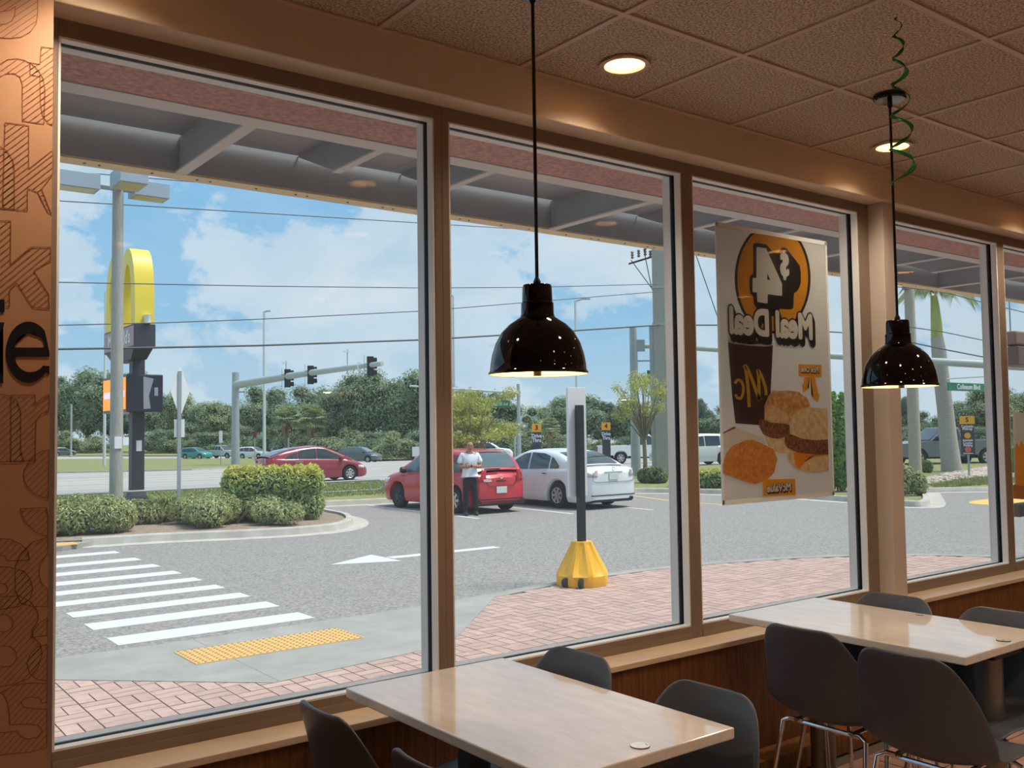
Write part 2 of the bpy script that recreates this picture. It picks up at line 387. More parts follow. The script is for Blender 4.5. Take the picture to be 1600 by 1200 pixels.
shp(900, [(-60,700),(20,740),(50,800),(60,870),(60,930),(180,925),(240,935),(265,970),(230,1010),(170,1020),(125,1000),(110,970),(-60,985),(-60,1130),(60,1112),(200,1100),(292,1070),(294,830),(220,830),(150,820),(132,795),(150,768),(200,755),(250,765),(262,795),(294,790),(296,672),(200,668),(100,680),(50,705),(0,735)])
pm = MB()
def stroke(a, b, w=.0011):
    d = Vector((b[0]-a[0], 0, b[1]-a[1]))
    if d.length < 1e-5: return
    d.normalize(); n = Vector((-d.z, 0, d.x))*w; y = WY - .0012
    pm.add([(a[0]+n.x, y, a[1]+n.z), (b[0]+n.x, y, b[1]+n.z), (b[0]-n.x, y, b[1]-n.z), (a[0]-n.x, y, a[1]-n.z)], [(0,1,2,3)])
for polys in shapes:
    for q in polys:
        for i in range(len(q)): stroke(q[i], q[(i+1) % len(q)])
    d = Vector((.70, .714)).normalized(); n = Vector((-d.y, d.x)); sp = .0125
    ks = [n.dot(Vector(p)) for q in polys for p in q]
    k = math.ceil(min(ks)/sp)*sp
    while k < max(ks):
        ts = []
        for q in polys:
            for i in range(len(q)):
                a, b = Vector(q[i]), Vector(q[(i+1) % len(q)]); ka, kb = n.dot(a)-k, n.dot(b)-k
                if (ka > 0) != (kb > 0): ts.append(d.dot(a + (b-a)*(ka/(ka-kb))))
        ts.sort()
        for i in range(0, len(ts)-1, 2):
            a = d*ts[i] + n*k; b = d*ts[i+1] + n*k; stroke(a, b, .0008)
        k += sp
pm.build('printed_outline_pattern', mat('rust print', (150,84,48), .6), wf, fix=False, kind='stuff')
lt = MB()
def flat(polys_px, oy, y, m, name, parent):
    bm = bmesh.new()
    for q in polys_px:
        vs = [bm.verts.new((PP(a, b, oy)[0], y, PP(a, b, oy)[1])) for a, b in q]; bm.faces.new(vs)
    me = bpy.data.meshes.new(name); bmesh.ops.triangulate(bm, faces=bm.faces); bm.to_mesh(me); bm.free(); me.materials.append(m)
    o = bpy.data.objects.new(name, me); COL.objects.link(o); o.parent = parent; return o
m_ink = mat('black ink', (14,16,24), .45)
flat([[(-70,672),(28,672),(28,752),(-70,752)]], 300, WY-.002, m_ink, 'lettering', wf)
flat([[(-70,815),(28,815),(20,845),(-10,890),(-10,1120),(20,1150),(20,1195),(-70,1195)]], 300, WY-.002, m_ink, 'lettering', wf)
ring_o = ell(175, 1002, 140, 192, 180, 360+90+90, 48)
e_top = ell(178, 1002, 142, 192, 180, 318, 24) + [(308,1030)] + [(308,972)]
upper = [(36,1002)] + ell(178, 1002, 142, 192, 180, 316, 24) + [(309,1000),(309,1030),(92,1030),(92,972),(280,972)] + list(reversed(ell(186, 972, 94, 88, 180, 360, 16)))[1:] + [(92,1002)]
flat([upper], 300, WY-.002, m_ink, 'lettering', wf)
lower = [(36,1002),(92,1002),(92,1030)] + list(reversed(ell(190, 1030, 96, 96, 35, 180, 16))) + [(309,1088),(309,1140)] + ell(178, 1002, 142, 192, 42, 180, 24)
flat([lower], 300, WY-.002, m_ink, 'lettering', wf)

# ceiling: tiles in a grid of tees, with the recessed downlights
ce = struct(B(-3, 12, -6, WY, 3.14, 3.2).build('ceiling', m_plaster), 'tan ceiling of square mineral tiles in a steel grid')
LX0 = 2.809
DL = [(2.505,2.565),(4.335,2.565),(6.165,2.565),(.675,2.565),(2.505,1.338),(4.335,1.338),(6.165,1.338),(7.995,1.338),
      (1.895,.118),(3.115,.118),(4.335,.118),(1.895,-1.1),(5.555,-1.1),(4.335,-1.71),(1.895,-2.93),(4.335,-2.93),(5.555,-2.32),(6.775,-4.76),(3.115,-4.15),(.675,-4.15),(.065,-.49),(7.995,-.49),(7.995,-2.93)]  # the last few, out of view, are added as fill for the room
def cell(x, y):
    i = math.floor((x - LX0)/.61); j = math.floor((2.25 - y)/.61); return (i, j)
DC = {cell(x, y) for x, y in DL}
def hole_tile(hx, hy, y0c):
    mb = MB(); n = 32; vs = []
    for k in range(n):
        a = 2*math.pi*k/n + math.pi/4; c, s = math.cos(a), math.sin(a); m = max(abs(c), abs(s))
        vs.append((c/m*hx, s/m*hy, 0)); vs.append((.08*c, .08*s + y0c, 0))
    fs = [(2*k, 2*((k+1) % n), 2*((k+1) % n)+1, 2*k+1) for k in range(n)]
    return mb.add(vs, fs)
cellrest = MB()
tmesh = B(-.3045, .3045, -.3045, .3045, 0, .015).mesh('tile', m_tile); tmesh_e = B(-.3045, .3045, -.2885, .2885, 0, .015).mesh('tile', m_tile)
hmesh = hole_tile(.3045, .3045, 0).mesh('tile', m_tile); hmesh_e = hole_tile(.3045, .2885, .026).mesh('tile', m_tile)
def proj(p):
    d = Vector(p) - EYE; w = d.dot(FW); return (800 + FPX*d.dot(RT)/w, 600 - FPX*d.dot(UP)/w, w)
def seen(p):
    u, v, w = proj(p); return w > .2 and -60 < u < 1660 and -60 < v < 1260
for i in range(-10, 16):
    for j in range(-1, 14):
        x = LX0 + (i + .5)*.61; y = 2.25 - (j + .5)*.61
        if x < -2.9 or x > 11.9: continue
        edge = j == -1
        if edge: y = 2.539
        hole = (i, j) in DC
        vis = any(seen((x + a, y + b, CZ)) for a in (-.3,0,.3) for b in (-.29,0,.29)) and x < 9
        if vis or hole:
            me = (hmesh_e if edge else hmesh) if hole else (tmesh_e if edge else tmesh)
            inst('tile', me, ce, (x, y, CZ + .007 - ce.location.z))
        else:
            cellrest.box(x-.3045, x+.3045, y-(.2885 if edge else .3045), y+(.2885 if edge else .3045), CZ+.007, CZ+.022)
cellrest.build('tile_field', m_tile, ce, kind='stuff', fix=False)
for i in range(-9, 16):
    x = LX0 + i*.61; B(x-.0115, x+.0115, -6, WY, CZ, CZ+.0065).build('grid_tee', m_grid, ce)
for j in range(0, 14):
    y = 2.25 - j*.61; B(-3, 12, y-.0115, y+.0115, CZ-.0005, CZ+.006).build('grid_tee', m_grid, ce)
B(-3, 12, WY-.02, WY-.0002, CZ-.001, CZ+.005).build('wall_angle', m_grid, ce)
m_bulb = mat('glowing downlight lens', (255,236,200), .5, emit=(255,226,180), es=48)
m_can = mat('warm downlight reflector', (250,222,186), .35)
m_ring = mat('tan downlight trim', (196,172,158), .4)
for k, (x, y) in enumerate(DL):
    inview = seen((x, y, CZ))
    lab = ['recessed round ceiling downlight lit in the tile left of the spiral streamer', 'recessed round ceiling downlight lit behind the green spiral streamer'][k] if k < 2 else 'recessed downlight out of view, glinting in the window glass or added as fill'
    t = thing('ceiling_downlight', lab, 'downlight', (x, y, CZ), 0, 'recessed downlights')
    MB().lathe([(.078,.002),(.096,-.002),(.097,-.006),(.092,-.008),(.078,-.006),(.076,.0)], 32).build('trim_ring', m_ring, t, smooth=True)
    MB().lathe([(.077,-.004),(.075,.02),(.066,.075),(.045,.10)], 32).build('reflector', m_can, t, smooth=True)
    MB().lathe([(.046,.10),(.04,.094),(.0001,.092)], 24).build('lens', m_bulb, t, smooth=True)
    ld = bpy.data.lights.new('downlight_lamp', 'SPOT'); ld.shadow_soft_size = .05; ld.spot_size = math.radians(130); ld.spot_blend = .95; ld.energy = 41; ld.color = (1, .83, .63)
    lo = bpy.data.objects.new('downlight_lamp', ld); COL.objects.link(lo); lo.parent = t; lo.location = (0, 0, -.012)
# a concealed sprinkler at the top edge of the picture
t = thing('fire_sprinkler', 'small pale ceiling sprinkler cover near the soffit', 'sprinkler', (1.34, 2.66, CZ + .006))
MB().lathe([(.0001,-.012),(.02,-.012),(.036,-.006),(.038,0)], 24).build('cover_plate', m_white, t, smooth=True)
MB().lathe([(.0001,-.03),(.008,-.03),(.008,-.012)], 12).build('nozzle', m_chrome, t, smooth=True)

# windows
def window(n, xa, xb, fl, fr, label):
    w = sempty('window_%d' % n, label)
    B(xa-fl, xa, FY0, FY1, ZS, ZH1).build('jamb', m_frame, w, bevel=.002); B(xb, xb+fr, FY0, FY1, ZS, ZH1).build('jamb', m_frame, w, bevel=.002)
    B(xa, xb, FY0, FY1, ZH0, ZH1).build('frame_head', m_frame, w); B(xa, xb, FY0, FY1, ZS, ZB).build('frame_sill', m_frame, w)
    B(xa, xb, FY0-.004, FY0, ZS, .628).build('sill_angle', m_frame, w, bevel=.001)
    e = .004
    for y0, y1, m, nm in ((2.942, 2.978, m_stop, 'glazing_stop'), (3.007, 3.052, m_stop, 'glazing_stop'), (2.978, 3.007, m_gasket, 'gasket')):
        k = e if nm == 'gasket' else e*1.6
        mb = MB().box(xa, xa+k, y0, y1, ZB, ZH0).box(xb-k, xb, y0, y1, ZB, ZH0).box(xa+k, xb-k, y0, y1, ZH0-k, ZH0).box(xa+k, xb-k, y0, y1, ZB, ZB+k)
        mb.build(nm, m, w)
    B(xa+.003, xb-.003, 2.990, 2.9955, ZB+.003, ZH0-.003).build('pane', m_glass, w)
    return w
w1 = window(1, .603, 1.885, .037, .0325, 'large storefront window beside the printed wall panel')
w2 = window(2, 1.950, 3.213, .0325, .0365, 'storefront window behind the nearer pendant lamp')
w3 = window(3, 3.286, 4.600, .0365, .10, 'storefront window carrying the meal poster')
w4 = window(4, 4.86, 6.143, .04, .042, 'storefront window behind the farther pendant lamp')
w5 = window(5, 6.227, 7.71, .042, .04, 'storefront window at the right edge of the picture')

# ------------------------------------------------------------------ tables
TOPZ = .74
def table(x0, label, stickers):
    cx = x0 + .305; cy = 2.21; t = thing('dining_table', label, 'table', (cx, cy, 0), 0, 'dining tables by the windows')
    B(-.305, .305, -.515, .515, TOPZ-.03, TOPZ).build('table_top', m_table, t, bevel=.004)
    for s, yl in ((-1, -.42), (1, .30)):
        MB().lathe([(.052,.025),(.052,TOPZ-.045)], 28, (.03, yl, 0), close=True).build('leg', m_dsteel, t, smooth=True)
        B(-.10, .10, yl-.09, yl+.09, TOPZ-.045, TOPZ-.03).build('top_plate', m_black2, t)
        MB().lathe([(.15,0),(.15,.008),(.14,.014),(.06,.028)], 32, (.03, yl, 0), close=True).build('foot_plate', m_dsteel, t, smooth=True)
    return t
t1 = table(1.40, 'pale laminate dining table nearest the camera', 0)
t2 = table(3.21, 'pale laminate dining table under the farther pendant lamp', 0)
m_stick = mat('white enamel disc', (236,242,242), .15, var=.06, scale=60)
m_stick2 = mat('brown and white vinyl sticker', (110,90,92), .35, col2=(205,200,200), scale=70)
for px, py, lab, m in ((1000,1166,'round glossy white marker disc on the nearer table', m_stick), (1568,1001,'round brown marker disc near the farther table corner', m_stick2), (1437,961,'small dark marker disc near the far edge of the farther table', m_stick2)):
    p = onz(px, py, TOPZ); r = .025 if py != 961 else .016
    o = thing('table_marker', lab, 'marker', (p.x, p.y, TOPZ+.0002))
    MB().lathe([(r,0),(r,.0022),(r*.97,.0026)], 28, close=True).build('rim', m_dark, o, smooth=True); MB().lathe([(r*.97,.0026),(.0001,.0029)], 28).build('face', m, o, smooth=True)
    for k in range(3): MB().lathe([(.0016,.0028),(.0016,.0032),(.0001,.0033)], 10, (r*.72*math.cos(-.7+k*.3), r*.72*math.sin(-.7+k*.3), 0)).build('mark', m_dark, o)

# ------------------------------------------------------------------ chairs
def shell_mb():
    prof = [(.235,.405,.17,.0),(.232,.435,.20,.004),(.19,.452,.222,.012),(.11,.447,.232,.02),(.02,.438,.236,.028),(-.07,.432,.24,.038),(-.135,.436,.243,.055),(-.178,.46,.245,.072),(-.203,.51,.243,.08),(-.218,.58,.230,.075),(-.232,.66,.212,.056),(-.243,.72,.19,.036),(-.251,.765,.166,.022),(-.255,.788,.138,.015),(-.257,.798,.102,.012)]
    rows = []
    for i, (x, z, w, c) in enumerate(prof):
        a = prof[max(i-1,0)]; b = prof[min(i+1,len(prof)-1)]; tx, tz = b[0]-a[0], b[1]-a[1]; l = math.hypot(tx, tz); nx, nz = tz/l, -tx/l
        if nz < 0 or (abs(nz) < .5 and nx < 0): nx, nz = (-nx, -nz) if nx < 0 and nz < .3 else (nx, nz)
        row = []
        for k in range(-8, 9):
            u = k/8.; h = c*abs(u)**2.2; row.append((x + abs(nx)*h, u*w, z + abs(nz)*h))
        rows.append(row)
    return MB().grid(rows)
def make_chair(label):
    t = thing('dining_chair', label, 'chair', (0,0,0), 0, 'grey moulded chairs at the window tables')
    shell_mb().build('seat_shell', m_chair, t, smooth=True, solid=.009, sub=1, angle=180)
    fr = MB()
    for s in (-1, 1):
        fr.tube([(.13, s*.12, .425), (-.12, s*.12, .412)], .009, 8)
    fr.tube([(.12, -.15, .415), (.12, .15, .415)], .009, 8); fr.tube([(-.10, -.15, .405), (-.10, .15, .405)], .009, 8)
    fr.build('under_frame', m_chrome, t, smooth=True)
    for sx, xo in ((1, .12), (-1, -.10)):
        for s in (-1, 1):
            lg = MB().tube([(xo, s*.10, .41), (xo + sx*.01, s*.15, .413), (xo + sx*.022, s*.178, .40), (xo + sx*.10, s*.215, .012)], .0095, 10).build('leg', m_chrome, t, smooth=True)
            MB().lathe([(.013,0),(.014,.004),(.010,.016)], 12, (xo + sx*.10, s*.215, 0), close=True).build('foot_glide', m_black2, lg, smooth=True)
    return t
chairs = [(1.395,2.38,0,'grey moulded chair by the window, seen edge-on left of the nearer table'), (1.39,1.86,0,'grey moulded chair low at the picture bottom, its rim peeking left of the nearer table'),
          (1.86,2.42,math.pi,'grey moulded chair tucked under the nearer table by the window sill'), (1.86,1.85,math.pi,'grey moulded chair at the right front corner of the nearer table'),
          (3.215,2.19,0,'grey moulded chair with its back to us at the window end of the farther table'), (3.13,1.735,0,'grey moulded chair with its back fully in view before the farther table'),
          (3.60,2.33,math.pi,'grey moulded chair behind the farther table beside the pillar'), (3.60,1.86,math.pi,'grey moulded chair cut by the right picture edge behind the farther table')]
proto = None
for x, y, a, lab in chairs:
    if proto is None: proto = c = make_chair(lab)
    else: c = copy_tree(proto)
    c.location = (x, y, 0); c.rotation_euler = (0, 0, a); c['label'] = lab

# ------------------------------------------------------------------ pendant lamps
def pendant(x, y, zr, label, canopy=True):
    t = thing('pendant_lamp', label, 'pendant lamp', (x, y, CZ), 0, 'black dome pendant lamps')
    b = zr - CZ
    outer = [(.152,b),(.1535,b+.006),(.149,b+.012),(.147,b+.03),(.142,b+.06),(.131,b+.095),(.113,b+.128),(.09,b+.152),(.066,b+.168),(.054,b+.176),(.051,b+.185),(.050,b+.215),(.0505,b+.218),(.047,b+.222),(.0455,b+.268),(.043,b+.275),(.012,b+.277)]
    MB().lathe(outer, 48).build('shade', m_black, t, smooth=True, angle=35)
    inner = [(.151,b+.001),(.146,b+.014),(.139,b+.058),(.128,b+.09),(.11,b+.122),(.087,b+.146),(.05,b+.162),(.0001,b+.165)]
    MB().lathe(inner, 48).build('shade_lining', mat('warm white lining', (255,226,176), .5), t, smooth=True)
    MB().lathe([(.0001,b-.006),(.012,b-.006),(.013,b+.02),(.018,b+.05),(.0001,b+.05)], 16, (-.02,-.02,0)).build('lamp_finial', m_black2, t, smooth=True)
    MB().lathe([(.0001,b+.055),(.02,b+.06),(.03,b+.08),(.03,b+.10),(.018,b+.13),(.016,b+.16)], 20).build('bulb', mat('warm bulb', (255,230,180), .4, emit=(255,214,150), es=7), t, smooth=True)
    MB().lathe([(.010,b+.275),(.012,b+.285),(.006,b+.298),(.004,b+.30)], 16).build('cord_grip', m_black2, t, smooth=True)
    MB().tube([(0,0,b+.295),(0,0,-.01)], .0055, 8).build('cord', m_black2, t, smooth=True)
    MB().lathe([(.066,0),(.066,-.014),(.06,-.020),(.012,-.022),(.0001,-.022)], 36).build('ceiling_canopy', m_black, t, smooth=True)
    MB().lathe([(.010,-.02),(.010,-.045),(.005,-.055)], 14).build('cord_collar', m_black2, t, smooth=True)
    ld = bpy.data.lights.new('pendant_bulb_light', 'POINT'); ld.energy = 3.2; ld.color = (1,.74,.48); ld.shadow_soft_size = .03
    lo = bpy.data.objects.new('pendant_bulb_light', ld); COL.objects.link(lo); lo.parent = t; lo.location = (0,0,b+.03)
pendant(1.825, 2.27, 1.703, 'black dome pendant lamp hanging before the second window')
pendant(3.66, 2.17, 1.692, 'black dome pendant lamp hanging by the pillar and spiral streamer')

# green foil spiral streamer hung from the ceiling
sp = MB(); x0, y0 = onz(1402, 22, CZ).x, onz(1402, 22, CZ).y
top = Vector((x0, y0, CZ)); rows = []
cpos = Vector((x0, y0, CZ)); turns = 6.4; nseg = 240
for i in range(nseg+1):
    f = i/nseg; a = 2*math.pi*turns*f + .6; r = .006 + .030*min(1, f*1.2); z = CZ - .008 - .585*f**1.35
    w = .0055*(.5 + min(1, f*2)*.5)*(1 if f < .9 else max(.1, (1-f)*10)); c = Vector((cpos.x, cpos.y, z))
    d = Vector((math.cos(a), math.sin(a), 0)); rows.append([tuple(c + d*r + Vector((0,0,w)) + d*.006*math.sin(a*1.3)), tuple(c + d*(r+.003) - Vector((0,0,w)) - d*.006*math.sin(a*1.3))])
o = sp.grid(rows).build('spiral_streamer', mat('green foil', (30,120,50), .22, metal=.55), None, smooth=True, solid=.0006, fix=False)
tag(o, 'shiny green spiral foil streamer hanging from the ceiling tiles', 'streamer')
# ================================================================== OUTSIDE
# canopy over the pavement
head = struct(B(-3, 12, FY1, 3.32, ZH0, 3.6).build('wall_outside', m_stucco, None, bevel=.02), 'pink stucco head above the windows outside')
cn = thing('entrance_canopy', 'grey steel canopy on brackets outside above the windows', 'canopy', (0, 3.32, ZH0))
yo, zo = 3.32, ZH0
B(-4, 12, 0, .10, .001, .012).build('ledger', m_canw, cn); B(-4, 12, .0, .012, .012, .16).build('ledger_back', m_cang, cn)
B(-4, 12, .90, .91, .012, .20).build('fascia', m_cang, cn); B(-4, 12, .90, 1.0, 0, .010).build('fascia_lip', m_cantan, cn)
x = -4.
while x < 12:
    B(x+.002, min(x+1.07, 12)-.002, .0, .882, .17, .19).build('deck_panel', m_cang, cn); x += 1.07
bm_full = MB().box(-.026,.026,.09,.905,.001,.009).box(-.005,.005,.0,.9,.009,.17)
bm_short = MB().box(-.02,.02,.09,.50,.001,.009).add([(-.004,0,.009),(.004,0,.009),(.004,.5,.009),(-.004,.5,.009),(-.004,0,.17),(.004,0,.17),(.004,.9,.17),(-.004,.9,.17)], [(0,3,2,1),(4,5,6,7),(0,1,5,4),(1,2,6,5),(2,3,7,6),(3,0,4,7)])
mf, ms_ = bm_full.mesh('bracket', m_canw), bm_short.mesh('bracket', m_canw)
for me in (mf, ms_): me.materials.append(m_cang)
for p in mf.polygons: p.material_index = 0 if p.center.z < .0095 else 1
for p in ms_.polygons: p.material_index = 0 if p.center.z < .0095 else 1
for x in (-2.9, -.77, 1.37, 3.51, 5.65, 7.79, 9.93): inst('bracket', mf, cn, (x, 0, 0))
for x in (.3, 1.93, 2.50, 4.2, 4.75, 6.4, 6.95): inst('bracket', ms_, cn, (x, 0, 0))
bolt = MB().lathe([(.006,0),(.006,-.004),(.0001,-.005)], 8).mesh('bolt', m_dsteel)
x = .3
k = 0
while x < 7.5:
    inst('bolt', bolt, cn, (x, .95, 0)); x += (.20, .06, .22)[k % 3]; k += 1

# ground
lot = struct(MB().add([(-80,FY1,GZ),(320,FY1,GZ),(320,33.1,GZ),(-80,33.1,GZ)], [(0,1,2,3)]).build('ground', m_asph, None, fix=False), 'grey speckled asphalt parking lot')
def flatpoly(pts, z, m, name, parent=None, th=.0):
    bm = bmesh.new(); vs = [bm.verts.new((p[0], p[1], z)) for p in pts]; f = bm.faces.new(vs)
    if f.normal.z < 0 or True: bm.normal_update(); 
    if f.normal.z < 0: f.normal_flip()
    if th:
        r = bmesh.ops.extrude_face_region(bm, geom=[f]); bmesh.ops.translate(bm, vec=(0,0,-th), verts=[v for v in r['geom'] if isinstance(v, bmesh.types.BMVert)])
        bmesh.ops.recalc_face_normals(bm, faces=bm.faces)
    me = bpy.data.meshes.new(name); bmesh.ops.triangulate(bm, faces=bm.faces); bm.to_mesh(me); bm.free(); me.materials.append(m)
    o = bpy.data.objects.new(name, me); COL.objects.link(o)
    if parent: o.parent = parent
    return o
GP = lambda *ps: [G(a, b) for a, b in ps]
# pavement: concrete kerb ramp, kerb edge and brick pavers
curb = [(-4,9.2),(1.9,9.18),(4.2,9.14),(5.67,9.18),(6.87,9.36),(8.1,9.62),(9.4,9.6),(10.7,9.40),(11.9,9.02),(13.0,8.45),(13.8,7.7),(14.4,6.8),(14.8,5.6),(14.9,3.1)]
ramp_poly = [(.9,9.18),(3.05,7.15),(4.85,7.38),(6.87,9.36),(5.67,9.18),(4.2,9.14)]
pv = sempty('pavement', 'red brick pavement with a concrete kerb ramp beside the restaurant')
flatpoly([(-4,FY1)] + curb, GZ+.004, mat('paver mortar', (104,92,88), .95), 'mortar_bed', pv)
flatpoly(ramp_poly, GZ+.022, m_conc, 'kerb_ramp', pv, .016)
ks = MB(); rows = []
for i, (a, b) in enumerate(curb):
    p = Vector((a, b)); t = (Vector(curb[min(i+1, len(curb)-1)]) - Vector(curb[max(i-1, 0)])).normalized(); n = Vector((t.y, -t.x))
    rows.append([(p.x, p.y, GZ), (p.x, p.y, GZ+.021), (p.x + n.x*.20, p.y + n.y*.20, GZ+.022), (p.x + n.x*.20, p.y + n.y*.20, GZ)])
kerbpoly = [Vector(r[2][:2]) for r in rows]
ks.grid(rows).build('kerb_edge', m_conc, pv)
MB().box(3.10, 3.11, 7.17, 9.15, GZ+.0215, GZ+.0226).build('ramp_joint', m_mulch, pv)
def inside(p, poly):
    r = False
    for i in range(len(poly)):
        a, b = poly[i], poly[i-1]
        if (a[1] > p[1]) != (b[1] > p[1]) and p[0] < (b[0]-a[0])*(p[1]-a[1])/(b[1]-a[1]) + a[0]: r = not r
    return r
m_pav = mat('red clay paver', (190,163,152), .85, col2=(176,148,137), scale=9, bump=.25, bscale=90, island=.10)
_nt = m_pav.node_tree; _b = _nt.nodes['Principled BSDF']; _s = _b.inputs['Base Color'].links[0].from_socket
_oi = N(_nt, 'ShaderNodeObjectInfo'); _h = N(_nt, 'ShaderNodeHueSaturation'); L(_nt, _s, _h.inputs['Color']); L(_nt, math_n(_nt, 'ADD', math_n(_nt, 'MULTIPLY', _oi.outputs['Random'], .22), .89), _h.inputs['Value']); L(_nt, _h.outputs[0], _b.inputs['Base Color'])
U_ = .245; g_ = .0052; bricks = []
walk = [(-4,FY1+.02)] + [(p.x, p.y) for p in kerbpoly]
for i in range(-6, 62):
    for j in range(0, 28):
        cx = 1.72 + (i-4)*U_ + U_/2; cy = 3.12 + j*U_ + U_/2
        hor = (i + j) % 2
        for s in (-1, 1):
            bx, by = (cx, cy + s*U_/4) if hor else (cx + s*U_/4, cy)
            if not inside((bx, by), walk): continue
            ex, ey = (U_/2, U_/4) if hor else (U_/4, U_/2)
            if all(inside((bx+sx*ex, by+sy*ey), ramp_poly) for sx in (-1,1) for sy in (-1,1)): continue
            if not seen((bx, by, GZ)): continue
            bricks.append((math.hypot(bx, by) + (0 if by > 5.6 else 50), bx, by, hor))
bricks.sort()
br_h = MB().box(-U_/2+g_, U_/2-g_, -U_/4+g_, U_/4-g_, 0, .014).mesh('brick', m_pav); br_v = MB().box(-U_/4+g_, U_/4-g_, -U_/2+g_, U_/2-g_, 0, .014).mesh('brick', m_pav)
bw = MB()
for k, (d, bx, by, hor) in enumerate(bricks):
    if k < 300: inst('brick', br_h if hor else br_v, pv, (bx, by, GZ+.003 + random.uniform(-.0012, .0012)))
    else:
        hx, hy = (U_/2-g_, U_/4-g_) if hor else (U_/4-g_, U_/2-g_); bw.box(bx-hx, bx+hx, by-hy, by+hy, GZ+.003, GZ+.017 + random.uniform(-.001, .001))
bw.build('brick_field', m_pav, pv, fix=False, kind='stuff')
# tactile pad
tp = thing('tactile_pad', 'yellow tactile paving pad with raised domes on the near kerb ramp', 'tactile paving', (3.58, 8.42, GZ+.022))
B(-.80, .80, -.29, .29, 0, .006).build('base_slab', m_tact, tp, bevel=.002)
dm = MB()
for i in range(26):
    for j in range(9):
        dm.lathe([(.014,.006),(.011,.011),(.0001,.012)], 8, (-.77 + i*.0616, -.265 + j*.066, 0))
dm.build('truncated_domes', mat('darker tactile domes', (168,134,84), .8), tp, smooth=True, fix=False, kind='stuff')  # domes coloured darker than the pad
m_td = MATS['yellow tactile pad']
# road markings
for k, (y0, w) in enumerate(((9.72,.42),(10.62,.40),(11.46,.36),(12.30,.34),(13.14,.34),(14.0,.36),(14.95,.36),(15.95,.38),(17.15,.36))):
    xs = 2.5 if k < 5 else 2.4
    B(xs, 4.5, y0-w/2-.06, y0+w/2-.06, GZ, GZ+.004).build('crosswalk_stripe', m_paint, lot)
MB().prism([(6.50,13.10),(7.52,13.72),(7.50,12.72)], lambda a, b, d: (a, b, d), GZ, GZ+.004).build('arrow_head', m_paint, lot)
MB().prism([(7.55,13.30),(9.6,13.25),(9.6,13.02),(7.55,13.06)], lambda a, b, d: (a, b, d), GZ, GZ+.004).build('arrow_shaft', m_paint, lot)
def stripe(x0, y0, x1, y1, w, m, nm='parking_line'):
    d = Vector((x1-x0, y1-y0, 0)); n = Vector((-d.y, d.x, 0)).normalized()*w/2
    MB().prism([(x0+n.x, y0+n.y), (x1+n.x, y1+n.y), (x1-n.x, y1-n.y), (x0-n.x, y0-n.y)], lambda a, b, d: (a, b, d), GZ, GZ+.004).build(nm, m, lot)
for a, b, m in (((570,789),(748,810.5),m_paint), ((800,793),(895,803),m_paint), ((925,788),(1020,797),m_paint), ((985,774),(1050,783),m_ypaint), ((1094,786),(1130,789),m_ypaint)):
    p, q = G(*a), G(*b); stripe(p.x, p.y, q.x, q.y, .11, m)
stripe(8.4, 25.2, 20.5, 25.0, .10, m_paint)
yp = G(1545, 781)
mb = MB().lathe([(1.5,0),(1.5,.004),(0.001,.004)], 28, (yp.x-.1, yp.y-.6, GZ)); mb.v = [(x, (y-yp.y+.6)*.5+yp.y-.6, z) for x, y, z in mb.v]; mb.build('painted_emblem', m_ypaint, lot)
# far kerb, verge and island
def kerb(pts, parent, h=.14, w=.16, apron=.0, name='kerb', m=None):
    rows = []; n_ = len(pts)
    for i, p in enumerate(pts):
        p = Vector((p[0], p[1])); t = (Vector(pts[min(i+1, n_-1)][:2]) - Vector(pts[max(i-1, 0)][:2])).normalized(); n = Vector((-t.y, t.x))
        q = lambda o, z: (p.x + n.x*o, p.y + n.y*o, GZ+z)
        rows.append([q(-apron, 0), q(-apron, .006), q(0, .012), q(.03, h-.02), q(.05, h), q(w, h), q(w, 0)])
    return MB().grid(rows).build(name, m or m_kerb, parent, smooth=True, angle=30)
def offs(pts, d):
    o = []; n_ = len(pts)
    for i, p in enumerate(pts):
        p = Vector((p[0], p[1])); t = (Vector(pts[min(i+1, n_-1)][:2]) - Vector(pts[max(i-1, 0)][:2])).normalized(); o.append((p.x - t.y*d, p.y + t.x*d))
    return o
def smooth_path(pts, it=2):
    for _ in range(it):
        o = [pts[0]]
        for i in range(len(pts)-1):
            a, b = Vector(pts[i][:2]), Vector(pts[i+1][:2]); o += [a*.75 + b*.25, a*.25 + b*.75]
        pts = o + [pts[-1]]
    return [(p[0], p[1]) for p in pts]
isl = sempty('planting_island', 'kerbed planting island with mulch and shrubs by the crosswalk')
ik = smooth_path([(p.x, p.y) for p in GP((128,854),(180,851),(240,847),(320,843.5),(400,840),(480,835),(535,829),(556,820),(548,811),(515,805),(490,799))])
kerb(ik, isl, .15, .17, .32)
flatpoly(offs(ik, .12) + [(11.2,26.0),(2.5,26.0),(2.2,19.4)], GZ+.10, m_mulch, 'mulch_bed', isl, .1)
flatpoly([(-20,17.9),(3.8,17.9),(4.4,18.35),(2.2,19.6),(2.2,26),(-20,26)], GZ+.085, m_conc, 'far_walk', isl, .085)
tq = G(105, 852.5)
B(2.6, 4.1, 18.02, 18.45, GZ+.084, GZ+.091).build('far_tactile_pad', m_tact, isl)
vg = sempty('verge', 'kerbed grass verge between the lot and the road')
vk = [(p.x, p.y) for p in GP((486,792),(567,789),(680,783),(865,775),(1000,770),(1120,772.5),(1200,776),(1300,783),(1380,789),(1425,793),(1448,793),(1455,788),(1452,780),(1448,770))]
vk = [(-30, vk[0][1]+.3)] + vk
vks = smooth_path(vk)
kerb(vks, vg, .15, .17, .35)
flatpoly(offs(vks, .12) + [(40, 25.0),(40,33.0),(-30,33.0)], GZ+.09, m_grass, 'grass', vg)
vr = [(p.x, p.y) for p in GP((1448,770),(1500,769),(1600,768),(1700,767))]
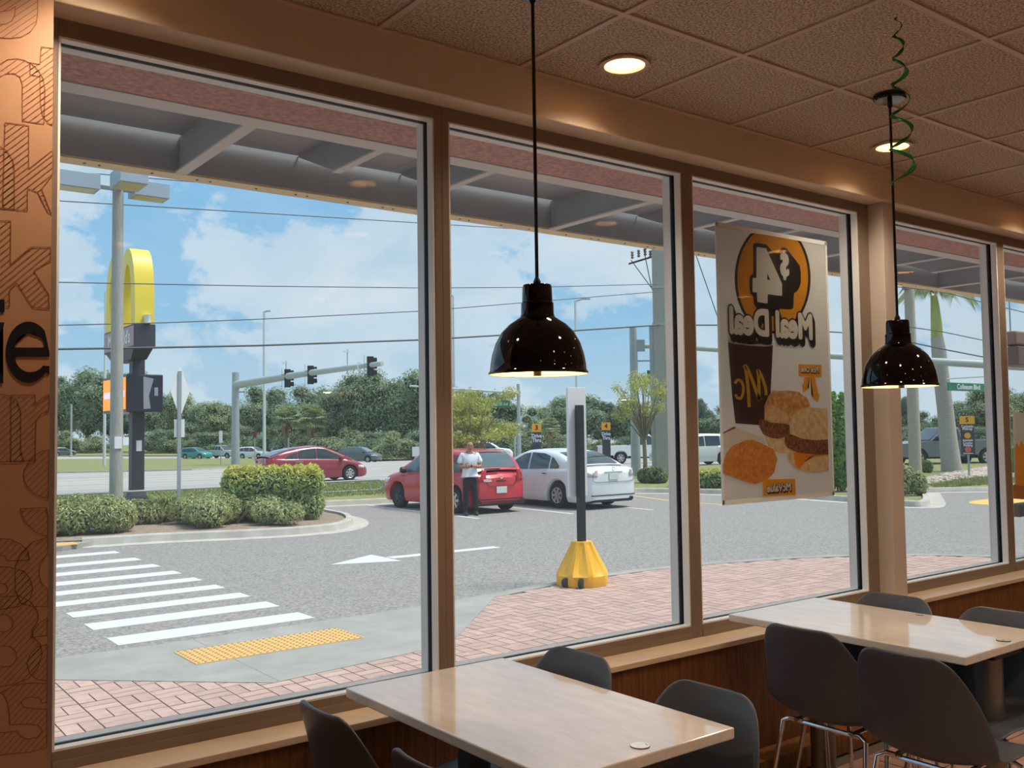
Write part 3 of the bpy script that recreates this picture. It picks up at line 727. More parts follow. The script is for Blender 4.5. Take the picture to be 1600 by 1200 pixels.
kerb(vr, vg, .14, .17, .3)
flatpoly(offs(vr, .12) + [(95,16),(95,33.0),(38,33.0),(38,24)], GZ+.095, m_grass, 'grass', vg)
# river stone bed under the palm
bed = [(p.x, p.y) for p in GP((1432,757),(1470,748),(1545,733),(1600,733),(1600,752),(1520,752),(1445,764))]
st = MB(); rnd = random.Random(5)
ico = [(0,0,1),(.894,0,.447),(.276,.851,.447),(-.724,.526,.447),(-.724,-.526,.447),(.276,-.851,.447),(.724,.526,-.447),(-.276,.851,-.447),(-.894,0,-.447),(-.276,-.851,-.447),(.724,-.526,-.447),(0,0,-1)]
icf = [(0,1,2),(0,2,3),(0,3,4),(0,4,5),(0,5,1),(1,6,2),(2,7,3),(3,8,4),(4,9,5),(5,10,1),(6,7,2),(7,8,3),(8,9,4),(9,10,5),(10,6,1),(6,11,7),(7,11,8),(8,11,9),(9,11,10),(10,11,6)]
bx = [p[0] for p in bed]; by = [p[1] for p in bed]; n_ = 0
while n_ < 1500:
    x, y = rnd.uniform(min(bx), max(bx)), rnd.uniform(min(by), max(by))
    if not inside((x, y), bed): continue
    s = rnd.uniform(.07, .16); a = rnd.uniform(0, 3); c, sn = math.cos(a), math.sin(a); k1, k2 = rnd.uniform(.7,1.3), rnd.uniform(.6,1)
    st.add([(x + s*(vx*c*k1 - vy*sn), y + s*(vx*sn*k1 + vy*c), GZ+.12 + s*.6*k2*vz) for vx, vy, vz in ico], icf); n_ += 1
st.build('river_stones', mat('river stones', (186,172,158), .8, island=.3), vg, fix=False, kind='stuff', smooth=True, angle=180)
# the road
rd = sempty('road', 'pale multi-lane road beyond the verge')
def drape(y): return terrain(y)
MB().grid([[(-90, y, z), (340, y, z)] for y, z in [(33.0,-.415)] + TERR[1:]]).build('roadway', m_road, rd, smooth=True, angle=180)
def band(x0, x1, y0, y1, m, nm, lift=.008): MB().grid([[(x0, y0, terrain(y0)+lift), (x1, y0, terrain(y0)+lift)], [(x0, y1, terrain(y1)+lift), (x1, y1, terrain(y1)+lift)]]).build(nm, m, rd)
for y in (33.5, 41.0, 44.6, 52.2): band(-80, 60, y-.08, y+.08, m_paint, 'lane_line')
x = -30
while x < 60: band(x, x+3, 37.1, 37.24, m_paint, 'lane_dash'); x += 9
MB().grid([[(24.6+dx, 33.6, terrain(33.6)+.01) for dx in (0,.7)], [(23.2+dx, 38, terrain(38)+.012) for dx in (0,.7)], [(21.6+dx, 43, terrain(43)+.012) for dx in (0,.7)]]).build('stop_line', m_paint, rd)
def draped(pts, lift, m, nm):
    rows = []; n = len(pts)//2
    return rows
mn = [G(a, b) for a, b in ((40,741),(120,739),(210,737),(300,735),(420,729),(452,723))]; mf_ = [G(a, b) for a, b in ((40,719),(120,718),(210,717.5),(300,717),(420,717),(455,717))]
rows = []
for k in range(9): rows.append([(lambda q: (q.x, q.y, terrain(q.y)+.10))(a.lerp(b, k/8.)) for a, b in zip(mn, mf_)])
MB().grid(rows).build('median_grass', m_grass, rd, smooth=True, angle=180)
MB().grid([[(p.x, p.y, terrain(p.y)-.02) for p in mn], [(p.x, p.y, terrain(p.y)+.11) for p in mn], [(p.x, p.y+.2, terrain(p.y)+.11) for p in mn]]).build('kerb', m_kerb, rd)
fr_ = [G(a, b) for a, b in ((20,713),(150,713),(300,713),(430,714),(520,717),(580,720),(640,719.5),(760,714),(900,712),(1100,712),(1300,708),(1450,706),(1640,705))]
rows = [[(p.x, p.y, terrain(p.y)+.12) for p in fr_]]
for k in (1.06, 1.15, 1.35, 1.8, 2.6): rows.append([(p.x*k, p.y*k, terrain(p.y*k)+.12) for p in fr_])
MB().grid(rows).build('far_grass', m_grass, rd, smooth=True, angle=180)

# pipe rail along the verge
def rail(x0, x1, y, label):
    t = thing('pipe_rail', label, 'railing', (x0, y, GZ+.09), 0, 'low pipe rails on the verge')
    h = .36; r = h/2 - .02; zc = h/2 + .01; L_ = x1 - x0; pts = []
    for k in range(9): a = math.pi/2 + math.pi*k/8; pts.append((r + r*math.cos(a), 0, zc + r*math.sin(a)))
    for k in range(9): a = -math.pi/2 + math.pi*k/8; pts.append((L_ - r + r*math.cos(a), 0, zc + r*math.sin(a)))
    pts.append((r, 0, zc + r))
    MB().tube(pts, .03, 8).build('rail_loop', m_galv, t, smooth=True)
    n = max(2, int(L_/2.6)); 
    for k in range(n+1): 
        xx = .45 + (L_ - .9)*k/n; MB().tube([(xx,0,0),(xx,0,h-.02)], .025, 8).build('post', m_galv, t, smooth=True)
rail(3.8, 15.55, 27.6, 'low galvanised pipe rail behind the planting island')
rail(15.7, 24.0, 27.6, 'low galvanised pipe rail behind the parked cars')
# ------------------------------------------------------------------ poles, signs, signals
def base(px, py): p = G(px, py); return p
def zat(px, py, ref): return at(px, py, ref).z - ref.z
# parking lot light
r_ = base(181, 834); H_ = zat(180, 292, r_)
t = thing('lot_light_pole', 'concrete parking lot light pole with three box luminaires', 'light pole', (r_.x, r_.y, r_.z))
MB().tube([(0,0,0),(0,0,H_*.5),(0,0,H_)], [.135,.12,.105], 14).build('pole', m_cpole, t, smooth=True)
B(-.07,.07,-.146,-.10,1.72,1.96).build('notice_plate', m_signw, t)
ha = MB().tube([(-.45,0,H_-.02),(.4,0,H_-.02)], .07, 8).tube([(0,0,H_-.02),(0,-.45,H_-.02)], .07, 8); ha.build('arm', m_lamp, t, smooth=True)
for cx, cy in ((-.80,0),(.62,0),(0,-.80)):
    lx, ly = (.40 if cx < 0 else .36,.25) if cy == 0 else (.27,.38)
    h = B(cx-lx, cx+lx, cy-ly, cy+ly, H_-.16, H_+.15).build('luminaire', m_lamp, t, bevel=.01)
    B(cx-lx*.85, cx+lx*.85, cy-ly*.85, cy+ly*.85, H_-.168, H_-.161).build('lens', mat('yellowed lens', (176,168,120), .3), h)
# diamond warning sign seen from behind
r_ = base(279, 826); H_ = zat(287, 571, r_)
t = thing('diamond_sign', 'diamond road sign seen from behind on a steel post', 'sign', (r_.x, r_.y, r_.z))
MB().add([(-.035,-.02,0),(.035,-.02,0),(.035,.02,0),(-.035,.02,0),(-.02,-.02,H_-.12),(.05,-.02,H_-.12),(.05,.02,H_-.12),(-.02,.02,H_-.12)], [(0,3,2,1),(4,5,6,7),(0,1,5,4),(1,2,6,5),(2,3,7,6),(3,0,4,7)]).build('post', m_galv, t)
zc = zat(287, 612, r_); hh = H_ - zc
MB().prism([(0,-hh),(.22,0),(0,hh),(-.22,0)], lambda a, b, d: (.03+a, .02+d+a*.25, zc+b), 0, .006).build('diamond_plate', m_signw, t)
z0, z1 = zat(287, 683, r_), zat(287, 655, r_)
B(-.09,.13,.02,.026,z0,z1).build('lower_plate', m_signw, t)
# restaurant pylon sign
r_ = base(213, 791); dd = math.hypot(r_.x, r_.y)
t = thing('restaurant_sign', 'tall pylon sign with yellow arches and message board', 'sign', (r_.x, r_.y, r_.z))
zb0, zb1 = zat(230, 553, r_)-.05, zat(230, 514, r_); zt = zat(225, 396, r_)
B(-.17,.17,-.17,.17,.2,zb0+.02).build('pole', m_dark, t, bevel=.01)
MB().add([(-.34,-.34,0),(.34,-.34,0),(.34,.34,0),(-.34,.34,0),(-.18,-.18,.42),(.18,-.18,.42),(.18,.18,.42),(-.18,.18,.42)], [(0,3,2,1),(4,5,6,7),(0,1,5,4),(1,2,6,5),(2,3,7,6),(3,0,4,7)]).build('base_skirt', m_dark, t)
B(-.06,.09,-.176,-.171,1.55,1.85).build('sticker', m_signw, t)
sx0, sx1, sy0, sy1 = -.45, .11, -1.35, 1.75
cb = B(sx0, sx1, sy0, sy1, zb0+.12, zb1).build('name_cabinet', m_dark, t, bevel=.02)
m_maroon = mat('faded red sign face', (176,140,156), .5)
B(sx0-.012, sx0-.001, sy0+.05, sy1-.05, zb0+.17, zb1-.05).build('name_face', m_maroon, cb)
bold_on("McDonald's", .50, m_signw, cb, (sx0-.016, .15, (zb0+zb1)/2+.05), (0,-1,0), (0,0,1), .012, sx=.95)
MB().add([(-.36,-.7,zb0-.16),(.06,-.7,zb0-.16),(.06,1.2,zb0-.16),(-.36,1.2,zb0-.16),(-.43,-1.2,zb0+.12),(.09,-1.2,zb0+.12),(.09,1.6,zb0+.12),(-.43,1.6,zb0+.12)], [(0,3,2,1),(4,5,6,7),(0,1,5,4),(1,2,6,5),(2,3,7,6),(3,0,4,7)]).build('support_tray', m_dark, t)
# arches: two bands bent in the y-z plane, their width along x
hA = zt - zb1; sp_ = (sy1 - sy0 - .1)/2
for k in range(2):
    y0 = sy0 + .05 + k*sp_; rows = []
    n = 28; th = .37
    for i in range(n+1):
        u = -1 + 2*i/n; yo_ = y0 + sp_/2 + (sp_/2)*math.copysign(abs(u)**.72, u) if False else None
        a = math.pi*(1 - i/n); co = math.cos(a); si = math.sin(a)**.62
        out_ = (y0 + sp_/2 + sp_/2*co, zb1 + hA*si); inn = (y0 + sp_/2 + (sp_/2-th)*co, zb1 + max(0, (hA-.45))*si)
        rows.append([(sx0+.02, out_[0], out_[1]), (sx1-.02, out_[0], out_[1]), (sx1-.02, inn[0], inn[1]), (sx0+.02, inn[0], inn[1])])
    MB().grid(rows, closed=True).build('arch', m_yellow, t, smooth=True, angle=50)
MB().lathe([(.09,0),(.09,.22),(.10,.24),(.0001,.25)], 12, (-.12, sy0-.02, zb1)).build('flood_lamp', m_signw, t, smooth=True)
zl0, zl1 = zat(230, 645, r_), zat(230, 588, r_)
lc = B(-.54, .44, -.95, 1.45, zl0, zl1).build('message_cabinet', mat('black cabinet', (30,32,46), .35), t, bevel=.03)
B(-.556, -.545, -.90, 1.40, zl0+.08, zl1-.08).build('led_face', mat('lit amber display', (255,160,40), .5, emit=(255,150,30), es=.9), lc)
B(-.56, -.5565, -.80, 1.3, zl0+.42, zl0+.60).build('led_text_band', mat('lit pale lettering', (240,220,240), .5, emit=(225,200,245), es=.8), lc)
MB().prism([(-.09,zl0+.08),(.10,zl0+.10),(.05,zl0+.45),(.18,zl1-.12),(-.10,zl1-.06)], lambda a, b, d: (a, -.951-d, b), 0, .006).build('glare_patch', mat('grey glare film', (150,156,168), .4), lc)  # grey glare on the cabinet end, painted as a thin film
B(.20,.30,-.957,-.951,zl0+.45,zl0+.68).build('glare_patch', MATS['grey glare film'], lc)
# yellow weighted stand with panel
r_ = base(910, 915); k_ = r_.length
t = thing('portable_sign_stand', 'white sign panel on a black post in a yellow weighted base', 'sign', (r_.x, r_.y, GZ+.017))
prof = [(.335,0),(.345,.03),(.345,.13),(.335,.17),(.155,.50),(.14,.54)]; n = 8; rows = []
for rr, z in prof:
    row = []
    for k in range(n*4):
        a = 2*math.pi*(k+.5)/(n*4); seg = math.pi*2/n; loc = ((a + seg/2) % seg) - seg/2
        f = math.cos(seg/2)/math.cos(loc); rib = .89 if (k % 4 in (0, 3)) and .16 < z < .52 else 1.0
        row.append((rr*f*rib, a, z))
    rows.append([(q*math.cos(a), q*math.sin(a), z) for q, a, z in row])
mb = MB().grid(rows, closed=True); m0 = len(rows)-1; mb.f.append(tuple(m0*n*4 + k for k in range(n*4))); mb.build('weighted_base', m_ybase, t, smooth=True, angle=22)
for a in (3.35, 3.95):
    MB().lathe([(.055,-.025),(.062,-.016),(.062,.016),(.055,.025)], 16, (.335*math.cos(a), .335*math.sin(a), .062), ax=(math.cos(a+1.3), math.sin(a+1.3), 0), close=True).build('wheel', m_rubber, t, smooth=True)
zp = zat(910, 635, r_); B(-.042,.042,-.042,.042,.52,zp).build('post', m_black2, t, bevel=.004)
z0, z1 = zat(912, 778, r_), zat(912, 607, r_)
pr = RT.copy(); pr.z = 0
pn = MB().obox((.012,.075,(z0+z1)/2), Vector((.80,-.05,0)).normalized(), Vector((.05,.80,0)).normalized(), (0,0,1), .145, .02, (z1-z0)/2).build('sign_panel', m_signw, t, bevel=.004)
# pick-up bay signs
def bay_sign(px, pa, pb, wpx, gpy, num, lines, label, post=True, ref=None, extra=False):
    r_ = ref or base(px, gpy); d = (Vector((r_.x, r_.y, 0)) - Vector((0,0,0))); D = d.length
    f = d.normalized(); rr = Vector((f.y, -f.x, 0)); hw = wpx*D/FPX/2*1.02
    t = thing('bay_number_sign', label, 'sign', (r_.x, r_.y, r_.z))
    z3, z2, z1 = zat(px, pa[0], r_), zat(px, pa[1], r_), zat(px, pb, r_)
    up = Vector((0,0,1))
    MB().obox(f*.05 + up*(z1/2), rr, f, up, .035, .03, z1/2).build('post', m_galv, t)
    a = MB().obox(up*((z2+z3)/2), rr, f, up, hw, .02, (z3-z2)/2).build('number_plate', m_orange, t)
    b = MB().obox(up*((z1+z2)/2), rr, f, up, hw*.92, .018, (z2-z1)/2).build('text_panel', m_dark, t)
    text_on(num, (z3-z2)*.8, m_black2, a, -f*.024 + up*((z2+z3)/2), rr, up, offset=.006)
    for tx, zy, s in lines:
        bold_on(tx, s, m_signw, b, -f*.022 + up*(z1 + (z2-z1)*zy), rr, up, s*.03, sx=.82)
    if extra:
        for zy in (.475, .445, .035): MB().obox(-f*.021 + up*(z1+(z2-z1)*zy), rr, f, up, hw*.68, .002, .012).build('small_print', m_signw, b)
        for zy, m, nm in ((.62, m_orange, 'round_symbol'), (.16, mat('coral disc', (226,96,70), .5), 'round_symbol')):
            MB().lathe([(hw*.42,0),(hw*.42,.006),(.0001,.006)], 20, -f*.02 + up*(z1+(z2-z1)*zy), ax=-f).build(nm, m, b)
ref3 = G(840, 779); bay_sign(840, (662,675), 706, 14.5, 0, '3', [('Drive', .80, .155), ('Thru', .58, .155)], 'bay sign numbered 3 with drive thru panel behind the white sedan', ref=ref3)
ref4 = G(949, 772); bay_sign(949, (660,672), 715, 13.5, 0, '4', [('Drive', .86, .145), ('Thru', .71, .145)], 'bay sign numbered 4 with drive thru panel beside the pickup truck', ref=ref4)
bay_sign(1514.5, (650,662.5), 710, 19, 750, '5', [('Curbside', .92, .13), ('Pick-up', .84, .13), ('Courier', .375, .12), ('Parking', .30, .12)], 'bay sign numbered 5 with curbside pick-up panel by the palm', extra=True)

# street light poles
def street_light(px, top, bot, wpx, arm, label, ref=None):
    r_ = ref or base(px, bot); D = math.hypot(r_.x, r_.y); H_ = zat(px, top, r_); rr = max(.05, wpx*D/FPX/2)
    t = thing('street_light_pole', label, 'light pole', (r_.x, r_.y, r_.z), 0, 'street lights along the road')
    MB().tube([(0,0,0),(0,0,H_)], [rr, rr*.65], 10).build('pole', mat('pale aluminium pole', (198,206,208), .5), t, smooth=True)
    if arm:
        f = Vector((r_.x, r_.y, 0)).normalized(); q = Vector((f.y,-f.x,0)); s = D/FPX
        MB().tube([(0,0,H_-.05), tuple(q*arm*s*.5 + Vector((0,0,H_+abs(arm)*s*.12)))], rr*.5, 8).build('arm', m_galv, t, smooth=True)
        c = q*arm*s*.75 + Vector((0,0,H_+abs(arm)*s*.12)); MB().obox(c, q, f, (0,0,1), abs(arm)*s*.33, .16, .07).build('lamp_head', m_lamp, t, bevel=.03)
street_light(163, 456, 729, 4.5, 9, 'pale street light pole beside the yellow arches')
street_light(413, 487, 722, 5, 9, 'pale street light pole beside the signal mast')
street_light(711, 462, 716, 5.5, -7, 'pale street light pole right of the first mullion')
street_light(903, 470, 715, 5, 22, 'street light pole with a long head above the white sign panel')
# traffic signal masts
def signal_head(parent, c, f, q, s):
    hb = MB().obox(c, q, f, (0,0,1), .17*s, .12*s, .52*s).build('signal_head', m_black2, parent)
    MB().obox(Vector(c) + f*.13*s - q*.30*s, q, f, (0,0,1), .02, .02, .62*s).build('hanger_bar', m_galv, hb)
    for k in (-1, 0, 1):
        MB().lathe([(.13*s,0),(.13*s,.22*s)], 12, Vector(c) + Vector((0,0,k*.33*s)) + q*.12*s, ax=tuple(q - f*.3)).build('visor', m_black2, hb, smooth=True)
r1 = base(368, 727); D1 = math.hypot(r1.x, r1.y); H_ = zat(368, 582, r1); za = zat(366, 600, r1)
t = thing('traffic_signal_mast', 'steel signal mast whose arm carries three signal heads', 'traffic signal', (r1.x, r1.y, r1.z))
MB().tube([(0,0,0),(0,0,H_)], [6.6*D1/FPX,5*D1/FPX], 12).build('pole', m_galv, t, smooth=True)
MB().lathe([(.5,0),(.5,.1),(.36,.12)], 12, close=True).build('base_plate', m_galv, t)
zA = za + r1.z; end = onz(597, 568, zA + .9) - Vector((r1.x, r1.y, r1.z)); st_ = Vector((0, 0, za - .1))
MB().tube([st_, st_.lerp(end, .5) + Vector((0,0,.12)), end], [6.4*D1/FPX,4.6*D1/FPX,3.2*D1/FPX], 12).build('mast_arm', mat('pale mast arm', (172,182,180), .5), t, smooth=True)
f = Vector((r1.x, r1.y, 0)).normalized(); q = Vector((f.y, -f.x, 0))
def armpt(px):
    best = min(range(0, 101), key=lambda k: abs(proj(st_.lerp(end, k/100.) + Vector((r1.x, r1.y, r1.z)))[0] - px)); return st_.lerp(end, best/100.)
for px, s in ((449,1.0),(485,1.0),(579,1.0)): signal_head(t, armpt(px) - Vector((0,0,.1)), f, q, 1.75)
for px, hgt in ((447,1.5),(542,1.6)):
    c = armpt(px); MB().tube([c - Vector((0,0,.5)), c + Vector((0,0,hgt*1.15))], .045, 6).build('camera_stem', m_galv, t, smooth=True)
    MB().obox(c + Vector((0,0,hgt)) - q*.12, q, f, (0,0,1), .28, .08, .07).build('camera_body', m_signw, t)
c = armpt(560); MB().obox(c - f*.3, q, f, (0,0,1), .17, .01, .42).build('arm_plate', m_signw, t)
MB().obox(Vector((0,0,za-.85)) + q*.5, q, f, (0,0,1), .5, .03, .05).build('sign_bracket', m_dark, t)
r2 = base(811.5, 722); H_ = zat(811, 600, r2); za = zat(811, 614, r2)
t = thing('traffic_signal_mast', 'slim signal mast with a green street name sign behind the sedan', 'traffic signal', (r2.x, r2.y, r2.z))
MB().tube([(0,0,0),(0,0,H_)], [.17,.13], 12).build('pole', m_galv, t, smooth=True); MB().lathe([(.3,0),(.3,.1),(.2,.12)], 12, close=True).build('base_plate', m_galv, t)
f = Vector((r2.x, r2.y, 0)).normalized(); q = Vector((f.y, -f.x, 0)); end = onz(640, 603, za + r2.z + .35) - Vector((r2.x, r2.y, r2.z)); st_ = Vector((0,0,za))
MB().tube([st_, end], [.13,.07], 10).build('mast_arm', MATS['pale mast arm'], t, smooth=True)
c = at(654, 604, r2) - Vector((r2.x, r2.y, r2.z)); k = min(range(101), key=lambda k: abs(proj(st_.lerp(end, k/100.) + Vector((r2.x, r2.y, r2.z)))[0] - 654)); signal_head(t, st_.lerp(end, k/100.), f, q, .75)
MB().tube([(0,0,za-.55), Vector((0,0,za-.52)) - q*1.35], .025, 6).build('sign_bracket', m_galv, t)
z0, z1 = zat(788, 637, r2), zat(788, 626, r2); hs2 = (z1-z0)/.30; c = -q*.88*hs2 + Vector((0,0,(z0+z1)/2))
MB().obox(c, q, f, (0,0,1), .50*hs2, .02, (z1-z0)/2).build('street_name_sign', m_green, t); bold_on('S McCall Rd', .17*hs2, m_signw, t, c - f*.025, q, (0,0,1), .006)
# right-hand mast, utility pole and the long arm
r3 = base(994, 747); H_ = zat(993, 511, r3); f = Vector((r3.x, r3.y, 0)).normalized(); q = Vector((f.y, -f.x, 0)); s3 = math.hypot(r3.x, r3.y)/FPX
t = thing('traffic_signal_mast', 'stout grey steel mast beside the concrete utility pole', 'traffic signal', (r3.x, r3.y, r3.z))
MB().tube([(0,0,0),(0,0,H_)], [.20,.15], 14).build('pole', m_galv, t, smooth=True)
MB().obox(Vector((0,0,zat(1005,540,r3))) + q*11*s3, q, f, (0,0,1), 6.5*s3, .1, 9*s3).build('junction_box', m_galv, t)
MB().tube([Vector((0,0,zat(1000,541,r3))) + q*10*s3, Vector((0,0,zat(1000,541,r3))) + q*42*s3], .10, 10).build('mast_arm', MATS['pale mast arm'], t, smooth=True)
MB().tube([Vector((0,0,zat(1000,564,r3))), Vector((0,0,zat(1000,564,r3))) + q*28*s3], .03, 8).build('sign_bracket', m_galv, t)
c = Vector((0,0,zat(1020,585,r3))) + q*26*s3; MB().obox(c, q, f, (0,0,1), 6*s3, .02, 6.5*s3).build('street_name_sign', m_green, t); text_on('S', .2, m_signw, t, c - f*.025, q, (0,0,1), offset=.006)
r4 = base(1036, 750); H_ = 11.5; f = Vector((r4.x, r4.y, 0)).normalized(); q = Vector((f.y, -f.x, 0)); s4 = math.hypot(r4.x, r4.y)/FPX
t = thing('utility_pole', 'square concrete utility pole with insulators and cables', 'utility pole', (r4.x, r4.y, r4.z))
MB().obox((0,0,H_/2), q, f, (0,0,1), .25, .22, H_/2).build('pole', m_cpole, t, bevel=.03)
MB().obox(-q*.32 + Vector((0,0,zat(1030,510,r4)/2)), q, f, (0,0,1), .09, .09, zat(1030,510,r4)/2).build('conduit', m_galv, t)
zc = zat(1020, 405, r4)
MB().tube([Vector((0,0,zc+.25)) + q*.35, Vector((0,0,zc-.15)) - q*1.15 ], .04, 6).build('cross_arm', m_dark, t, smooth=True)
for dx, dz in ((-1.0,.25),(-.75,.3),(-.5,.35),(-.3,.25)):
    MB().lathe([(.03,-.2),(.07,-.15),(.03,-.1),(.07,-.05),(.03,0),(.07,.05),(.03,.1)], 8, q*dx + Vector((0,0,zc+dz)), close=True).build('insulator', m_dsteel, t, smooth=True)
zk = zat(1020, 450, r4)
for dx, z_ in ((-1.05,.1),(-.55,.5),(.4,.7)):
    MB().tube([q*dx + Vector((0,0,zc+z_-.1)), -q*.28 + Vector((0,0,zk))], .018, 6).build('jumper_cable', m_wire, t, smooth=True)
for z_ in (zat(1030,507,r4), zk): MB().obox(Vector((0,0,z_)), q, f, (0,0,1), .28, .25, .05).build('pole_band', m_galv, t)
a0 = at(1033, 541, r3); a1 = ony(1640, 575, 17.0)
t = thing('overhead_signal_mast', 'long grey signal mast arm reaching past the palm with a green street name sign', 'traffic signal', (a1.x, a1.y, GZ))
o_ = Vector((a1.x, a1.y, GZ)); MB().tube([a0 - o_, a1 - o_], [.10,.17], 12).build('mast_arm', MATS['pale mast arm'], t, smooth=True)
MB().tube([(0,0,0), (0,0,a1.z-GZ+.4)], [.25,.2], 12).build('pole', m_galv, t, smooth=True)
p0, p1 = ony(1478, 592, 18.5), ony(1560, 587, 18.0); MB().tube([p0 - o_, p1 - o_], .025, 6).build('sign_bracket', m_galv, t)
p0, p1 = ony(1481, 605, 18.5), ony(1543, 605, 18.5); rr = (p1-p0); rr.z = 0; hw = rr.length/2; rr.normalize(); ff = Vector((-rr.y, rr.x, 0)); c = (p0+p1)/2 - o_; hz = (ony(1510,599,18.5).z - ony(1510,611.5,18.5).z)/2
MB().obox(c, rr, ff, (0,0,1), hw, .02, hz).build('street_name_sign', m_green, t); bold_on('Coliseum Blvd', hz*1.75, m_signw, t, c - ff*.025, rr, (0,0,1), hz*.05, sx=1.12)
# overhead cables
def cable(pts, y, r, lab, ys=None):
    P_ = [ony(a, b, (ys[i] if ys else y)) for i, (a, b) in enumerate(pts)]
    P2 = []
    for i in range(len(P_)-1):
        for k in range(6): P2.append(P_[i].lerp(P_[i+1], k/6.))
    P2.append(P_[-1]); o_ = P_[0]
    o = MB().tube([p - o_ for p in P2], r, 5).build('overhead_cable', m_wire, None, smooth=True); o.location = o_; tag(o, lab, 'cable', 'overhead cables')
YW = r4.y - .2
cable([(60,312),(400,332.5),(730,353),(1030,371)], YW, .014, 'upper sloping overhead cable above the yellow arches')
cable([(60,264),(300,284),(600,308),(1030,343)], YW, .014, 'topmost overhead cable crossing behind the box luminaires')
cable([(60,440.5),(400,447),(660,450),(830,449),(1025,444)], YW, .014, 'level overhead cable in the middle of the sky')
cable([(60,509),(250,504.5),(400,499),(660,486),(1025,456)], YW, .014, 'thin overhead cable rising to the right')
cable([(60,546),(250,543),(400,540),(660,531),(830,521),(985,511),(1030,508)], YW, .028, 'thickest lowest overhead cable across the sky')
cable([(1040,508),(1125,508),(1320,520)], YW, .03, 'thick overhead cable seen left of the poster')
cable([(1088,400),(1130,520),(1160,620)], YW+1, .02, 'steep guy cable seen left of the poster')
cable([(1400,448),(1470,455),(1537,473),(1600,488)], 16, .016, 'upper overhead cable behind the palm trunk')
cable([(1400,508),(1470,518),(1537,532),(1600,545)], 16, .016, 'middle overhead cable behind the palm trunk')
cable([(1400,530),(1470,545),(1537,558),(1600,570)], 16, .022, 'lower thick overhead cable behind the palm trunk')
# brown wooden pole at the right
r_ = base(1431, 751); H_ = zat(1424, 452, r_)
t = thing('timber_pole', 'slim weathered timber pole left of the palm', 'pole', (r_.x, r_.y, r_.z))
MB().tube([(0,0,0),(0,0,H_)], [.22,.17], 10).build('shaft', mat('weathered timber', (170,162,146), .9, var=.1, scale=6, stretch=(6,6,1)), t, smooth=True)
B(-.3,.3,-.1,.1,H_-.02,H_+.3).build('cap_bracket', m_dsteel, t)
# small far signs
def far_sign(px, bot, top, ptop, wpx, m, label, ref=None, band=None, txt=None):
    r_ = ref or base(px, bot); f = Vector((r_.x, r_.y, 0)).normalized(); q = Vector((f.y, -f.x, 0)); s = math.hypot(r_.x, r_.y)/FPX
    t = thing('roadside_sign', label, 'sign', (r_.x, r_.y, r_.z)); zt = zat(px, ptop, r_); zb = zat(px, top, r_)
    MB().tube([(0,0,0),(0,0,zt)], .05, 6).build('post', m_galv, t); MB().obox(-f*.06 + Vector((0,0,(zt+zb)/2)), q, f, (0,0,1), wpx*s/2, .01, abs(zt-zb)/2).build('sign_plate', m, t)
    if band: MB().obox(-f*.05 + q*wpx*s + Vector((0,0,(zt+zb)/2)), q, f, (0,0,1), wpx*s*.55, .01, abs(zt-zb)/2*.95).build('second_plate', band, t)
far_sign(605, 719, 681, 675, 13, m_green, 'small green street name sign on a slim far post')
m_rs = mat('red sign plate', (214,64,48), .5)
far_sign(345, 727, 692, 673, 5, m_signw, 'small white far sign left of the signal mast')
far_sign(650, 745, 713, 698, 11, m_signw, 'white and red roadside sign just left of the first mullion', ref=G(650,745), band=m_rs)
far_sign(545, 715, 704, 698, 9, m_signw, 'white and red sign above the dark grey far hatchback', ref=G(545,713), band=m_rs)
far_sign(398, 722, 684, 674, 5, mat('dark red signal', (92,40,42), .6), 'pedestrian signal on a short post near the far white cars')
def bollard(px, bot, top, w, label):
    r_ = base(px, bot); s = math.hypot(r_.x, r_.y)/FPX; t = thing('signal_pedestal', label, 'post', (r_.x, r_.y, r_.z)); h = zat(px, top, r_)
    MB().tube([(0,0,0),(0,0,h)], w*s/2, 8).build('shaft', m_galv, t, smooth=True); MB().lathe([(w*s,0),(w*s,.25),(w*s*.6,.3)], 10, close=True).build('foot', m_galv, t)
bollard(805, 723, 680, 3, 'short signal pedestal left of the slim mast')
bollard(451, 717, 684, 3, 'short pale post above the maroon car roof')
bollard(111, 714, 632, 2.6, 'bare thin post before the trees at far left')
# brown bar and rail, taken as reflections, built solid by the last window
t = thing('reflected_bar', 'brown hanging reflected bar seen at the right picture edge', 'reflected bar', (11.3, 4.95, 2.2))
m_br = mat('brown painted bar', (112,86,70), .6)
p0, p1 = ony(1574, 571, 4.95), ony(1574, 518, 4.95); lx = p0.x
B(lx-11.3, 1.6, -.12, .12, p0.z-2.2, p0.z-2.2+(p1.z-p0.z)*.55).build('bar', m_br, t, bevel=.01); B(lx-11.3, 1.6, -.10, .10, p0.z-2.2+(p1.z-p0.z)*.6, p1.z-2.2).build('bar_cover', mat('tan bar cover', (140,112,94), .6), t, bevel=.02)
text_on('1M', .09, m_black2, t, (lx-11.3+.17, -.125, p0.z-2.2+.07), (1,0,0), (0,0,1))
for s in (.1, 1.4): MB().tube([(lx-11.3+s, 0, p1.z-2.2-.02), (lx-11.3+s, 0, 1.2)], .008, 6).build('hanger_chain', m_galv, t)
t = thing('tiled_rail', 'brown tiled rail cap crossing the last window', 'rail', (6.63, 3.12, 0))
p0, p1 = ony(1585, 808, 3.12), ony(1585, 788, 3.12)
for k in range(4): B(k*.30+.002, k*.30+.298, -.03, .05, p0.z, p1.z).build('cap_tile', m_br, t, bevel=.004)
for s in (.6, 1.10): B(s-.02, s+.02, -.01, .03, GZ+.02, p0.z).build('rail_post', m_dark, t)
m_op = mat('orange window film', (240,166,62), .6)
t = thing('window_poster', 'orange and white window poster at the right picture edge', 'poster', (0, 3.001, 0))
